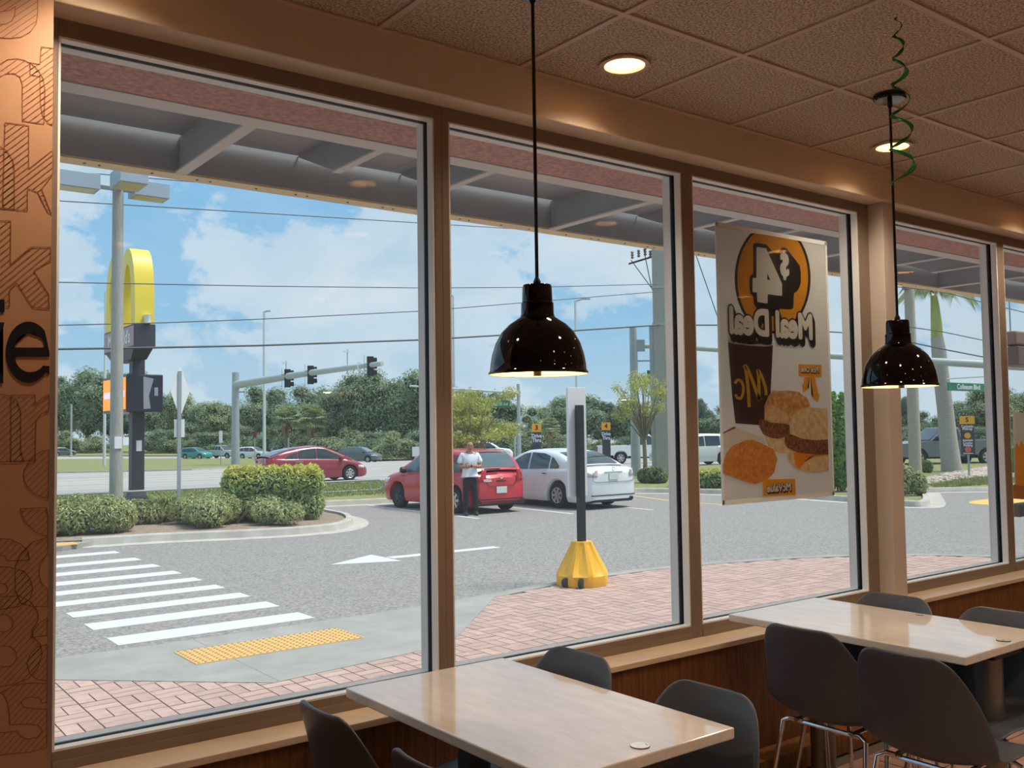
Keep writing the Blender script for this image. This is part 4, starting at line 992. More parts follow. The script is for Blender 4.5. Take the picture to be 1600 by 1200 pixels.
def wp(pts, m, nm, y): MB().prism([(ony(a, b, 3.0).x, ony(a, b, 3.0).z) for a, b in pts], lambda a, b, d: (a, d, b), y, y+.001).build(nm, m, t)
wp([(1583,643),(1640,650),(1640,800),(1586,760)], m_signw, 'paper', .001)
wp([(1585,700),(1589,692),(1592,699),(1596,688),(1601,698),(1640,690),(1640,765),(1587,757)], m_op, 'orange_field', -.001)
wp([(1581,757),(1640,765),(1640,783),(1581,779)], mat('brown film', (196,128,76), .6), 'brown_band', -.0012)
# ------------------------------------------------------------------ plants
def leaf_cloud(blobs, n, size, seed, droop=0., shell=.75, core=.8, aspect=1.25):
    """leaves scattered through ellipsoids (cx,cy,cz,rx,ry,rz); returns MB of small bent leaves"""
    r = random.Random(seed); mb = MB(); vol = [b[3]*b[5] for b in blobs]; tot = sum(vol)
    for b, v in zip(blobs, vol):
        for _ in range(int(n*v/tot)):
            while True:
                d = Vector((r.gauss(0,1), r.gauss(0,1), r.gauss(0,1)))
                if d.length > .01: break
            d.normalize(); k = shell + (1.06-shell)*r.random()**.6
            c = Vector((b[0]+d.x*b[3]*k, b[1]+d.y*b[4]*k, b[2]+d.z*b[5]*k))
            nrm = (d + Vector((r.gauss(0,.5), r.gauss(0,.5), r.gauss(.25,.5)))).normalized()
            u = nrm.orthogonal().normalized(); a = r.uniform(0, 6.28); u = (Matrix.Rotation(a, 3, nrm) @ u); w = nrm.cross(u)
            s = size*r.uniform(.6, 1.35); l = s*aspect
            mb.add([c - u*l, c + w*s*.5 + nrm*s*.12, c + u*l - Vector((0,0,droop*s)), c - w*s*.5 + nrm*s*.12], [(0,1,2,3)])
    return mb
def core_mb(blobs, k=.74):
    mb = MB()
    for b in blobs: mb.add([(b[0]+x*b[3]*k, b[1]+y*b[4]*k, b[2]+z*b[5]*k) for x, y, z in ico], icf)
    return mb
m_oak = leafmat('oak leaves', (126,150,116), (158,176,144), .25, .3)
m_oak2 = leafmat('pale oak leaves', (146,164,120), (176,188,144), .25, .3)
m_pine = leafmat('dark pine foliage', (108,130,108), (138,156,132), .25, .3)
m_shrubl = leafmat('variegated shrub leaves', (150,162,106), (188,194,140), 2.0, .35)
m_hedge = leafmat('golden hedge leaves', (138,166,104), (176,194,130), 2.0, .35, top=(216,206,84))
m_bushy = leafmat('dark bush leaves', (108,130,84), (146,162,108), 2.0, .35)
m_lime = leafmat('lime tree leaves', (160,168,88), (196,196,116), 1.0, .3)
m_spring = leafmat('bright green leaves', (108,150,66), (150,184,96), 1.0, .3)
m_grassb = leafmat('grass blades', (122,136,78), (166,170,110), 2.0, .3)
m_inner = mat('dark shade core', (70,80,54), .9)  # dark cores added inside the crowns to block light
m_flower = mat('pale pink blossom', (222,196,190), .7)
def crown_blobs(seed, kind):
    r = random.Random(seed); bl = []
    if kind == 'oak':
        for k in range(15):
            a = r.uniform(0, 6.28); q = r.uniform(0, .34); z = r.uniform(.22, .84); f = 1 - abs(z-.5)*.9
            bl.append((q*math.cos(a)*1.25*f, q*math.sin(a)*1.25*f, z, r.uniform(.13,.21), r.uniform(.13,.21), r.uniform(.10,.15)))
        bl.append((0,0,.5,.33,.33,.3))
    elif kind == 'pine':
        for k in range(12):
            a = r.uniform(0, 6.28); z = r.uniform(.3,.93); q = .26*(1.1-z)+.03; bl.append((q*math.cos(a), q*math.sin(a), z, .13*(1.35-z), .13*(1.35-z), .085))
        bl.append((0,0,.55,.14,.14,.35))
    else:
        for k in range(11):
            a = r.uniform(0, 6.28); q = r.uniform(.1,.42); z = r.uniform(.1,.75)*(1.1-q); bl.append((q*math.cos(a), q*math.sin(a), z+.08, r.uniform(.16,.26), r.uniform(.16,.26), r.uniform(.14,.22)))
        bl.append((0,0,.3,.45,.45,.3))
    return bl
TREES = {}
for kind, mm, nv in (('oak', m_oak, 3), ('oak2', m_oak2, 2), ('pine', m_pine, 2), ('bush', m_oak, 2), ('bush2', m_oak2, 2)):
    k0 = kind.rstrip('2')
    for v in range(nv):
        bl = crown_blobs(hash((v*31+7, len(kind))) % 1000 + v, k0)
        lm = leaf_cloud(bl, 9500 if k0 != 'bush' else 6500, .0125 if k0 != 'bush' else .017, v+11, shell=.6).mesh('foliage', mm, fix=False)
        cm = core_mb(bl, .70).mesh('shade_core', m_inner, True, 180)
        tk = MB().tube([(0,0,-.02),(.01,0,.25),(0,.01,.6)], [.03,.022,.008], 7).mesh('trunk', m_bark, True) if k0 != 'bush' else None
        TREES.setdefault(kind, []).append((lm, cm, tk))
rt = random.Random(3)
def tree(px, bot, top, kind, label, group, wid=1.0, ref=None, name=None):
    r_ = ref or G(px, bot); h = zat(px, top, r_); lm, cm, tk = rt.choice(TREES[kind])
    o = thing(name or ('bush' if kind.startswith('bush') else 'tree'), label, 'bush' if kind.startswith('bush') else 'tree', (r_.x, r_.y, r_.z+.02), rt.uniform(0, 6.28), group)
    k = h/.97
    for nm, me in (('foliage', lm), ('shade_core', cm), ('trunk', tk)):
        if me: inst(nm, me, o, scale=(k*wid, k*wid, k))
    return o
FG = 'trees beyond the road'
for px, bot, top, kind, where in (
    (60,706,578,'oak',"at the left window edge"),
    (100,707,588,'pine',"left of the lot light pole"),
    (135,707,574,'oak',"just left of the lot light pole"),
    (178,707,566,'oak',"behind the lot light pole"),
    (215,707,592,'pine',"behind the message board"),
    (250,707,612,'oak',"between the message board and the diamond sign"),
    (290,707,607,'oak2',"behind the diamond sign"),
    (322,707,620,'oak',"right of the diamond sign"),
    (352,708,628,'oak2',"left of the long signal mast"),
    (400,709,598,'oak',"right of the long signal mast"),
    (436,710,608,'pine',"behind the second street light"),
    (470,711,598,'oak',"under the first signal heads"),
    (510,712,606,'oak',"above the maroon car"),
    (545,713,590,'oak',"under the mast arm end"),
    (585,714,573,'oak',"behind the farthest signal head"),
    (622,714,580,'oak',"left of the first mullion"),
    (660,714,574,'oak',"hidden partly by the first mullion"),
    (700,713,592,'oak',"right of the first mullion"),
    (745,713,606,'pine',"behind the crape myrtle"),
    (775,713,610,'oak',"behind the green street name sign"),
    (800,713,640,'oak2',"left of the bay sign 3"),
    (850,712,632,'oak2',"between bay sign 3 and the white panel"),
    (880,712,610,'oak',"left of the white sign panel"),
    (915,712,612,'oak',"behind the white sign panel"),
    (945,711,622,'pine',"behind the bay sign 4"),
    (972,711,628,'oak',"above the white pickup truck"),
    (1010,711,640,'oak',"behind the young thin-leaved tree"),
    (1060,711,626,'oak',"behind the utility pole"),
    (1100,710,622,'pine',"just right of the second mullion"),
    (1130,710,630,'oak',"left of the poster"),
    (1300,706,622,'oak',"right of the poster"),
    (1330,706,628,'oak',"behind the tall bright shrub"),
    (1390,704,612,'oak',"hidden partly by the pillar"),
    (1418,704,614,'pine',"behind the farther pendant"),
    (1446,704,640,'oak',"behind the timber pole"),
    (1500,704,625,'oak',"right of the palm trunk"),
    (1530,704,606,'oak',"above the bay sign 5"),
    (1565,704,600,'oak2',"right of the bay sign 5"),
    (1600,703,606,'oak',"at the right picture edge"),
    ):
    tree(px, bot, top, kind, {'oak':'broad dark tree','oak2':'paler olive tree','pine':'narrow dark tree'}[kind] + ' in the far line ' + where, FG, rt.uniform(.85,1.15))
BG = 'bushes beyond the road'
for px, bot, top, kind, where in (
    (70,709,672,'bush',"at the left window edge"),
    (120,709,668,'bush2',"below the bare thin post"),
    (150,709,676,'bush2',"left of the far street light"),
    (235,709,670,'bush',"left of the diamond sign post"),
    (265,709,668,'bush',"behind the diamond sign post"),
    (300,709,672,'bush2',"above the teal car"),
    (335,709,668,'bush',"left of the signal mast foot"),
    (385,711,662,'bush',"above the far white car"),
    (425,712,660,'bush2',"by the first fan palm"),
    (460,713,655,'bush',"between the two fan palms"),
    (500,715,650,'bush2',"above the maroon car roof"),
    (530,716,662,'bush2',"right of the second fan palm"),
    (560,718,668,'bush2',"behind the dark grey hatchback"),
    (590,720,665,'bush',"above the dark grey hatchback nose"),
    (620,720,668,'bush2',"beside the small green street sign"),
    (648,719,664,'bush',"left of the first mullion"),
    (690,717,655,'bush',"right of the first mullion"),
    (730,716,650,'bush',"behind the crape myrtle"),
    (775,715,648,'bush',"left of the slim mast"),
    (830,715,664,'bush2',"below the bay sign 3"),
    (868,715,668,'bush2',"right of the bay sign 3"),
    (900,714,676,'bush',"left of the white sign panel"),
    (935,714,684,'bush2',"right of the white sign panel"),
    (975,713,680,'bush',"behind the white pickup bed"),
    (1050,713,676,'bush2',"behind the utility pole"),
    (1095,713,672,'bush',"left of the poster"),
    (1130,713,672,'bush2',"at the poster edge"),
    (1310,708,675,'bush',"right of the poster"),
    (1410,706,664,'bush',"beside the pillar"),
    (1440,706,668,'bush',"behind the timber pole"),
    (1500,706,668,'bush',"right of the palm trunk"),
    (1540,706,664,'bush',"above the slate pickup tail"),
    (1590,706,668,'bush',"at the right picture edge"),
    ):
    tree(px, bot, top, kind, {'bush':'mid green','bush2':'pale olive'}[kind] + ' bush at the far tree foot ' + where, BG, rt.uniform(1.25,1.75))
# fan palms in the tree line and the near royal palm
def fan_palm(px, bot, top, label, dead=True):
    r_ = G(px, bot); h = zat(px, top, r_); o = thing('fan_palm', label, 'palm', (r_.x, r_.y, r_.z), 0, 'fan palms before the far trees'); r = random.Random(px)
    MB().tube([(0,0,0),(0,0,h*.72)], [h*.05,h*.04], 8).build('trunk', m_bark, o, smooth=True)
    mb = MB(); md = MB()
    for k in range(52):
        a = r.uniform(0, 6.28); el = r.uniform(-.5, 1.3); tgt = mb
        d = Vector((math.cos(a)*math.cos(el), math.sin(a)*math.cos(el), math.sin(el))); c = Vector((0,0,h*.74)) + d*h*.16; s = d.cross(Vector((0,0,1))).normalized(); u = s.cross(d)
        for j in range(-4, 5):
            e = (d*math.cos(j*.28) + s*math.sin(j*.28)).normalized(); p = c + e*h*.17 - Vector((0,0,h*.035)); w = s.cross(e).cross(e).normalized()*h*.011
            tgt.add([c, c + e*h*.10 + w*1.7, p, c + e*h*.10 - w*1.7], [(0,1,2,3)])
    for k in range(22):
        a = r.uniform(0, 6.28); c = Vector((0,0,h*.70)); d = Vector((math.cos(a)*.10*h, math.sin(a)*.10*h, -h*r.uniform(.15,.36)))
        s = Vector((-math.sin(a), math.cos(a), 0))*h*.022; md.add([c, c + d*.5 + s + Vector((math.cos(a), math.sin(a), 0))*h*.05, c + d, c + d*.5 - s + Vector((math.cos(a), math.sin(a), 0))*h*.05], [(0,1,2,3)])
    mb.build('fronds', m_oak2, o, fix=False); md.build('dead_fronds', mat('dry frond', (150,128,88), .9), o, fix=False)
fan_palm(448, 716, 634, 'shaggy fan palm with dry skirt before the far trees left of the maroon car')
fan_palm(487, 716, 632, 'fan palm rising above the maroon car roof')
fan_palm(858, 716, 652, 'fan palm beside the bay sign numbered 3')
r_ = G(1488, 740); dpal = math.hypot(r_.x, r_.y); s_ = dpal/FPX
o = thing('royal_palm', 'grey ringed palm trunk with green crownshaft at the right', 'palm', (r_.x, r_.y, r_.z)); pts = []; rad = []
for px, py, w in ((1488,741,30),(1486,725,27),(1482,690,24),(1477,640,22),(1471,590,21),(1467,550,20),(1464,527,17)):
    p = at(px, py, r_) - Vector((r_.x, r_.y, r_.z)); pts.append(p); rad.append(w*s_/2)
MB().tube(pts, rad, 16).build('trunk', m_palmt, o, smooth=True)
MB().tube([at(px, py, r_) - Vector((r_.x, r_.y, r_.z)) for px, py in ((1464,528),(1463,505),(1461,480),(1459,462))], [8*s_,7.5*s_,6*s_,4.5*s_], 14).build('crownshaft', mat('green crownshaft', (150,164,72), .6, col2=(176,180,110), scale=3, stretch=(1,1,.3)), o, smooth=True)
top = at(1459, 458, r_) - Vector((r_.x, r_.y, r_.z)); rp = random.Random(9); fm = MB(); sm = MB()
for k in range(9):
    a = 6.28*k/9 + rp.uniform(-.2,.2); el = rp.uniform(.1, .9); d = Vector((math.cos(a), math.sin(a), 0)); pts = []
    for j in range(9):
        f = j/8.; pts.append(top + d*(f*1.5) + Vector((0,0, (1.5+math.sin(el)*1.6)*f - 2.2*f*f)))
    sm.tube(pts, [.03*(1-.09*j) for j in range(9)], 5)
    for j in range(1, 8):
        for q in range(4):
            c = pts[j].lerp(pts[j+1], q/4.); s = Vector((-d.y, d.x, 0))
            for sg in (-1, 1):
                e = c + s*sg*.30 + d*.25 - Vector((0,0,.55)); w = d*.035; fm.add([c - w, c + w, e], [(0,1,2)])
sm.build('frond_stems', m_bark, o, smooth=True); fm.build('fronds', m_oak2, o, fix=False)
# island plants
def shrub(px, bot, wpx, toppx, label, m=m_shrubl, n=5200, leaf=.042, depth=1.0, seed=1, blobs=None, z0=.1, group='low shrubs on the planting island', ref=None, name='shrub', flat=False):
    r_ = ref or G(px, bot); s = math.hypot(r_.x, r_.y)/FPX; W_ = wpx*s/2; h = zat(px, toppx, r_) - z0; r = random.Random(seed)
    o = thing(name, label, 'shrub', (r_.x, r_.y, r_.z+z0), 0, group); bl = []
    f = Vector((r_.x, r_.y, 0)).normalized(); q = Vector((f.y, -f.x, 0))
    if flat:
        for i in range(7):
            for j in range(3):
                for kz in (.30, .68):
                    c = q*W_*(-.78 + i*.26) + f*(W_*.4*(j-1) + W_*.4); bl.append((c.x, c.y, h*kz, W_*.22, W_*.24, h*.30))
    else:
        for k in range(16):
            u = r.uniform(-.8,.8); v = r.uniform(-.6,.6)*depth; c = q*W_*u + f*W_*v; hh = h*(1-.35*u*u)*r.uniform(.75,1.0)
            bl.append((c.x, c.y, hh*.52, W_*r.uniform(.22,.32), W_*r.uniform(.22,.32), hh*.48))
    leaf_cloud(bl, n, leaf, seed, droop=.4, shell=.72).build('foliage', m, o, fix=False)
    core_mb(bl, .74).build('shade_core', m_inner, o, smooth=True, angle=180)
    st = MB()
    for k in range(5): a = k*1.3; st.tube([(.06*math.cos(a), .06*math.sin(a), -.05), (W_*.35*math.cos(a), W_*.35*math.sin(a), h*.55)], [.02,.008], 5)
    st.build('stems', m_bark, o, smooth=True)
    return o
shrub(120, 841, 172, 768, 'broad low variegated shrub left of the lot light pole', seed=21, n=17000, leaf=.031)
shrub(208, 826, 80, 776, 'small variegated shrub just right of the lot light pole', seed=22, n=8000, leaf=.031)
shrub(362, 826, 205, 766, 'broad low variegated shrub beside the diamond sign post', seed=23, n=21000, leaf=.031)
shrub(427, 821, 152, 726, 'boxy golden topped hedge on the planting island', m=m_hedge, n=26000, leaf=.038, seed=24, flat=True, name='hedge', group='hedges')
shrub(488, 812, 34, 765, 'thin wispy shrub at the right end of the golden hedge', m=m_bushy, n=900, leaf=.035, seed=25)
def tuft(px, bot, wpx, top, label, seed, n=420):
    r_ = G(px, bot); s = math.hypot(r_.x, r_.y)/FPX; W_ = wpx*s/2; h = zat(px, top, r_) - .1; r = random.Random(seed); mb = MB()
    for k in range(n):
        a = r.uniform(0, 6.28); q = r.uniform(0, .35)*W_; c = Vector((q*math.cos(a), q*math.sin(a), 0)); d = Vector((math.cos(a), math.sin(a), 0)); l = h*r.uniform(.6,1.15); out_ = W_*r.uniform(.3,1.0)
        s_ = Vector((-d.y, d.x, 0))*.012; m_ = c + d*out_*.4 + Vector((0,0,l*.75)); e_ = c + d*out_ + Vector((0,0,l*r.uniform(.5,1)))
        mb.add([c - s_, c + s_, m_ + s_*.8, m_ - s_*.8, e_], [(0,1,2,3),(3,2,4)])
    o = mb.build('ornamental_grass', m_grassb, None, fix=False); o.location = (r_.x, r_.y, GZ+.1); tag(o, label, 'grass tuft')
tuft(262, 822, 70, 770, 'spiky tuft of ornamental grass between the pylon sign and the diamond sign', 4, 620)
# grass along the verge
def turf(poly, n, z, parent, seed, h=.09):
    r = random.Random(seed); xs = [p[0] for p in poly]; ys = [p[1] for p in poly]; mb = MB()
    while n > 0:
        x, y = r.uniform(min(xs), max(xs)), r.uniform(min(ys), max(ys))
        if not inside((x, y), poly): continue
        a = r.uniform(0, 6.28); l = h*r.uniform(.5,1.5); s = Vector((math.cos(a), math.sin(a), 0))*.02; lean = Vector((r.gauss(0,.4), r.gauss(0,.4), 1))*l; c = Vector((x, y, z)); mb.add([c-s, c+s, c+lean], [(0,1,2)]); n -= 1
    mb.build('grass_blades', m_grassb, parent, fix=False, kind='stuff')
turf([(3,26),(24,25.6),(24,32.8),(3,32.8)], 26000, GZ+.09, vg, 3, .08)
turf([(27,15),(40,13.6),(40,17),(30,17)], 9000, GZ+.095, vg, 4, .09)
# verge trees and right-hand shrubs
def small_tree(px, gpy, ptop, pbot, wpx, m, label, seed, n, leaf, trunk_px, flowers=False, ref=None, nb=22):
    r_ = ref or G(px, gpy); s = math.hypot(r_.x, r_.y)/FPX; o_ = Vector((r_.x, r_.y, r_.z)); z1, z0 = zat(px, ptop, r_), zat(px, pbot, r_); W_ = wpx*s/2; r = random.Random(seed)
    o = thing('small_tree', label, 'tree', (r_.x, r_.y, GZ+.08)); bl = []; zc = (z0+z1)/2; hz = (z1-z0)/2; br = MB()
    fork = Vector((0,0,max(.5, z0*.75)))
    br.tube([(0,0,0), fork*.5 + Vector((.03,0,0)), fork], [.09,.075,.065], 8)
    for k in range(nb):
        a = r.uniform(0, 6.28); q = math.sqrt(r.random())*.85; z = zc + hz*r.uniform(-.8,.85)*math.sqrt(max(.05, 1-q*q*.7)); c = Vector((W_*q*math.cos(a), W_*q*math.sin(a), z))
        bl.append((c.x, c.y, c.z, W_*r.uniform(.16,.28), W_*r.uniform(.16,.28), hz*r.uniform(.16,.26)))
        br.tube([fork, fork.lerp(c, .5) + Vector((0,0,.12)), c], [.035,.02,.006], 5)
    br.build('trunk_and_branches', m_bark, o, smooth=True)
    leaf_cloud(bl, n, leaf, seed, shell=.15, droop=.3).build('foliage', m, o, fix=False)
    if flowers:
        leaf_cloud([b for i, b in enumerate(bl) if i % 5 == 0], 260, leaf*.8, seed+1, shell=.8).build('blossoms', m_flower, o, fix=False)
small_tree(742, 774, 604, 706, 176, m_lime, 'lime green crape myrtle with pale blossoms behind the red hatchback', 31, 11000, .042, 0, True, ref=G(738, 772), nb=40)
small_tree(1007, 761, 580, 672, 104, m_lime, 'young thin-leaved tree before the steel mast', 32, 4200, .036, 0, ref=G(1008, 758), nb=34)
shrub(1022, 757, 50, 728, 'dark rounded shrub at the foot of the utility pole', m=m_bushy, n=4500, leaf=.05, seed=41, group='right-hand shrubs', ref=G(1022,759))
shrub(1110, 766, 110, 733, 'yellow-green clipped hedge left of the poster', m=m_hedge, n=9000, leaf=.05, seed=42, flat=True, name='hedge', group='hedges', ref=G(1110,767))
shrub(1182, 770, 110, 728, 'green hedge seen behind the poster edge', m=m_bushy, n=5000, leaf=.05, seed=43, flat=True, name='hedge', group='hedges', ref=G(1200,771))
shrub(1312, 776, 60, 605, 'tall bright green shrub right of the poster', m=m_spring, n=9000, leaf=.07, seed=44, group='right-hand shrubs', ref=G(1312,772))
shrub(1405, 776, 76, 722, 'grey-green shrub at the kerb corner beside the pillar', m=m_shrubl, n=5500, leaf=.05, seed=45, group='right-hand shrubs', ref=G(1405,778))
shrub(1440, 742, 34, 716, 'dark shrub behind the timber pole', m=m_bushy, n=2500, leaf=.06, seed=46, group='right-hand shrubs')
shrub(1590, 745, 40, 690, 'leafy green shrub at the right picture edge', m=m_spring, n=4000, leaf=.07, seed=47, group='right-hand shrubs')
# ------------------------------------------------------------------ vehicles
def itp(tab, x):
    if x <= tab[0][0]: return tab[0][1]
    for (a, b), (c, d) in zip(tab, tab[1:]):
        if x <= c:
            f = (x-a)/(c-a); return b + (d-b)*f
    return tab[-1][1]
def itps(tab, x, e=.09): return (itp(tab, x-e) + 2*itp(tab, x) + itp(tab, x+e))/4
CARS = {
 'hatch': dict(L=4.29, W=1.70, wb=2.60, xo=-.04, wr=.31, deck=[(-2.14,.80),(-2.08,.98),(-1.9,1.0),(1.1,1.0),(1.5,.95),(1.85,.86),(2.06,.72),(2.14,.58)], belt=[(-2.14,.74),(-2.05,.92),(-1.8,.98),(0,.93),(1.1,.91),(1.7,.82),(2.06,.66),(2.14,.54)],
    roof=[(-2.04,1.0),(-1.86,1.22),(-1.66,1.42),(-1.4,1.485),(-.6,1.53),(.1,1.52),(.45,1.46),(.8,1.25),(1.22,1.0)], cab=(-2.04,1.22), ws=(.42,1.16), rw=(-1.98,-1.62), side=[(-1.62,.99),(-1.72,1.12),(-1.45,1.38),(-.8,1.43),(0,1.44),(.42,1.36),(.72,1.18),(.95,.96)], bp=(-.28,-1.22), clear=.19),
 'sedan': dict(L=4.93, W=1.85, wb=2.80, xo=.06, wr=.325, deck=[(-2.46,.86),(-2.40,1.02),(-2.2,1.045),(-1.6,1.06),(1.0,1.0),(1.6,.93),(2.1,.83),(2.38,.70),(2.46,.56)], belt=[(-2.46,.76),(-2.36,.96),(-2.0,.99),(-1,.97),(0,.94),(1.1,.92),(1.9,.80),(2.36,.64),(2.46,.52)],
    roof=[(-1.95,1.05),(-1.6,1.24),(-1.25,1.37),(-.8,1.445),(-.3,1.475),(.1,1.455),(.45,1.36),(.8,1.18),(1.12,1.0)], cab=(-1.95,1.12), ws=(.16,1.06), rw=(-1.88,-1.12), side=[(-1.42,.99),(-1.38,1.08),(-1.1,1.27),(-.7,1.375),(-.2,1.395),(.12,1.36),(.5,1.2),(.86,.97)], bp=(-.16,-1.0), clear=.17),
 'fastback': dict(L=4.45, W=1.74, wb=2.70, xo=.0, wr=.31, deck=[(-2.22,.92),(-2.16,1.06),(-1.9,1.08),(1.2,1.02),(1.7,.86),(2.05,.68),(2.22,.50)], belt=[(-2.22,.76),(-2.1,.98),(-1,.96),(.4,.92),(1.2,.88),(1.8,.72),(2.22,.48)],
    roof=[(-2.14,1.08),(-1.5,1.30),(-.8,1.44),(-.1,1.49),(.3,1.45),(.8,1.25),(1.45,.97)], cab=(-2.14,1.45), ws=(.34,1.36), rw=(-2.05,-.95), side=[(-1.55,1.0),(-1.3,1.15),(-.7,1.34),(-.1,1.40),(.25,1.36),(.7,1.18),(1.08,.96)], bp=(-.12,-.95), clear=.17),
 'suv': dict(L=4.70, W=1.87, wb=2.72, xo=.05, wr=.36, deck=[(-2.35,.95),(-2.28,1.08),(1.1,1.10),(1.6,1.06),(2.1,.98),(2.3,.82),(2.35,.64)], belt=[(-2.35,.85),(-2.2,1.04),(0,1.02),(1.1,1.02),(2.0,.92),(2.35,.62)],
    roof=[(-2.30,1.08),(-2.15,1.4),(-1.9,1.62),(-1.2,1.68),(-.4,1.70),(.2,1.66),(.6,1.48),(1.2,1.10)], cab=(-2.30,1.2), ws=(.25,1.12), rw=(-2.24,-1.9), side=[(-1.95,1.08),(-1.85,1.45),(-1.2,1.57),(-.3,1.59),(.2,1.54),(.55,1.36),(.95,1.06)], bp=(-.2,-1.15), clear=.22),
}
def wheel(parent, x, y, r, side, rimcol, name='wheel', spokes=5):
    w = MB().lathe([(r*.62,-.1),(r*.9,-.105),(r,-.075),(r,.075),(r*.9,.105),(r*.62,.1)], 26, (x, y, r), ax=(0,1,0)).build(name, m_rubber, parent, smooth=True)
    mb = MB().lathe([(r*.63,.09),(r*.60,.075),(r*.50,.05),(.0001,.045)], 24, (x, y, r), ax=(0,side,0)); mb.build('rim_dish', m_dark, w, smooth=True)
    sp = MB()
    for k in range(spokes*1):
        a = 2*math.pi*k/spokes; d = Vector((math.cos(a), 0, math.sin(a))); s = Vector((-math.sin(a), 0, math.cos(a)))
        sp.obox(Vector((x, y + side*.082, r)) + d*r*.34, d, s, (0,1,0), r*.29, r*.10, .012)
    sp.lathe([(r*.14,.10),(r*.13,.11),(.0001,.11)], 14, (x, y, r), ax=(0,side,0)); sp.lathe([(r*.64,.095),(r*.60,.104),(r*.56,.095)], 26, (x, y, r), ax=(0,side,0))
    sp.build('rim', rimcol, w, smooth=True, angle=30)
def car(kind, loc, rz, paint, label, detail=True, name='car', glass=None, tail='side', grp=None, steel=None):
    c = CARS[kind]; L_, W_, wb, xo, wr = c['L'], c['W'], c['wb'], c['xo'], c['wr']; hw = W_/2
    t = thing(name, label, 'car', (loc[0], loc[1], terrain(loc[1])+.002), rz, grp); glass = glass or (mat('sky-tinted car glass', (92,106,106), .06, spec=.8, coat=.5) if kind == 'hatch' else m_cglass)  # hatch glass colour lightened to stand for reflected sky
    axles = (xo + wb/2, xo - wb/2)
    def half(x):
        e = L_/2 - abs(x); k = 1 - max(0, (.42-e)/.42)**2*.20 - max(0, (.10-e)/.10)**2*.07; return hw*k
    def zlow(x):
        z = c['clear']; e = L_/2 - abs(x)
        if e < .25: z += (.25-e)*.25
        for a in axles:
            d = abs(x-a); R_ = wr+.055
            if d < R_: z = max(z, wr + math.sqrt(R_*R_ - d*d))
        return z
    xs = set()
    n = 54
    for i in range(n+1): xs.add(round(-L_/2 + L_*i/n, 4))
    for a in axles:
        for k in range(-10, 11): xs.add(round(a + (wr+.055)*math.sin(k/10*math.pi/2), 4))
    for e in (.02,.05): xs.add(round(L_/2-e,4)); xs.add(round(-L_/2+e,4))
    xs = sorted(xs); rows = []
    for x in xs:
        h, zl, zb, zd = half(x), zlow(x), itps(c['belt'], x), itps(c['deck'], x); zb = max(zb, zl+.05); zd = max(zd, zb+.005); row = []
        prof = [(.55*h, zl), (.93*h, zl), (.985*h, zl+(zb-zl)*.16), (1.0*h, zl+(zb-zl)*.42), (.998*h, zl+(zb-zl)*.66), (.982*h, zl+(zb-zl)*.86), (.955*h, zb), (.90*h, zb+(zd-zb)*.45), (.74*h, zb+(zd-zb)*.82), (.4*h, zd), (0, zd+.012)]
        for y, z in prof: row.append((x, -y, z))
        for y, z in reversed(prof[:-1]): row.append((x, y, z))
        rows.append(row)
    mb = MB().grid(rows); m_ = len(rows[0]); mb.f.append(tuple(range(m_))); mb.f.append(tuple((len(rows)-1)*m_ + k for k in range(m_-1, -1, -1)))
    body = mb.build('body', paint, t, smooth=True, angle=38)
    MB().box(-L_/2+.25, L_/2-.25, -hw*.80, hw*.80, c['clear']-.02, .62).build('underbody', m_trim, t)
    # cabin
    xa, xb = c['cab']; nc = 40; cx = [xa + (xb-xa)*i/nc for i in range(nc+1)]
    def csec(x, off=0.):
        zr = itps(c['roof'], x, .07); zb = min(itps(c['belt'], x)-.02, zr-.02); h = half(x)*.945; k = max(0., min(1., (zr-zb)/.5)); top = h*(1-.20*k)
        return zr, zb, h, top
    def cside(x, z, off=.006):
        zr, zb, h, top = csec(x); f = max(0, min(1, (z-zb)/max(.05, zr-zb))); return h + (top-h)*f**1.25 + off
    rows = []
    for x in cx:
        zr, zb, h, top = csec(x); row = []; prof = [(cside(x, zb + (zr-zb)*f, 0), zb + (zr-zb)*f) for f in (0,.3,.6,.85)] + [(top*.955, zr-.022), (top*.86, zr-.004), (top*.5, zr+.012), (0, zr+.018)]
        for y, z in prof: row.append((x, -y, z))
        for y, z in reversed(prof[:-1]): row.append((x, y, z))
        rows.append(row)
    cab = MB().grid(rows).build('cabin', paint, t, smooth=True, angle=50)
    for x0, x1, nm in ((c['ws'][0], c['ws'][1], 'windscreen'), (c['rw'][0], c['rw'][1], 'rear_window')):
        rows = []
        for i in range(9):
            x = x0 + (x1-x0)*i/8.; zr, zb, h, top = csec(x); row = []
            for k in range(-6, 7): u = k/6.; row.append((x + (.004 if nm == 'windscreen' else -.004), u*top*.84, zr + .012*(1-abs(u)) + .012))
            rows.append(row)
        MB().grid(rows).build(nm, glass, cab, smooth=True, angle=180, fix=True)
    # side windows, split by the door pillars
    sd = c['side']; xs0, xs1 = sd[0][0], sd[-1][0]; tab = [p for p in sd]
    tab_up = sorted(sd); z_base = lambda x: itps(c['belt'], x) + .025
    def ztop(x): return min(itp(tab_up, x), csec(x)[0]-.075)
    segs = [xs0] + sorted(c['bp']) + [xs1]
    for s in (-1, 1):
        for a, b in zip(segs, segs[1:]):
            a2, b2 = a + .03, b - .03; rows = []
            for i in range(11):
                x = a2 + (b2-a2)*i/10.; z0 = z_base(x); z1 = max(z0+.01, ztop(x)); rows.append([(x, s*cside(x, z0+(z1-z0)*f, .010), z0+(z1-z0)*f) for f in (0,.35,.7,1)])
            MB().grid(rows).build('side_window', glass, cab, smooth=True, angle=180)
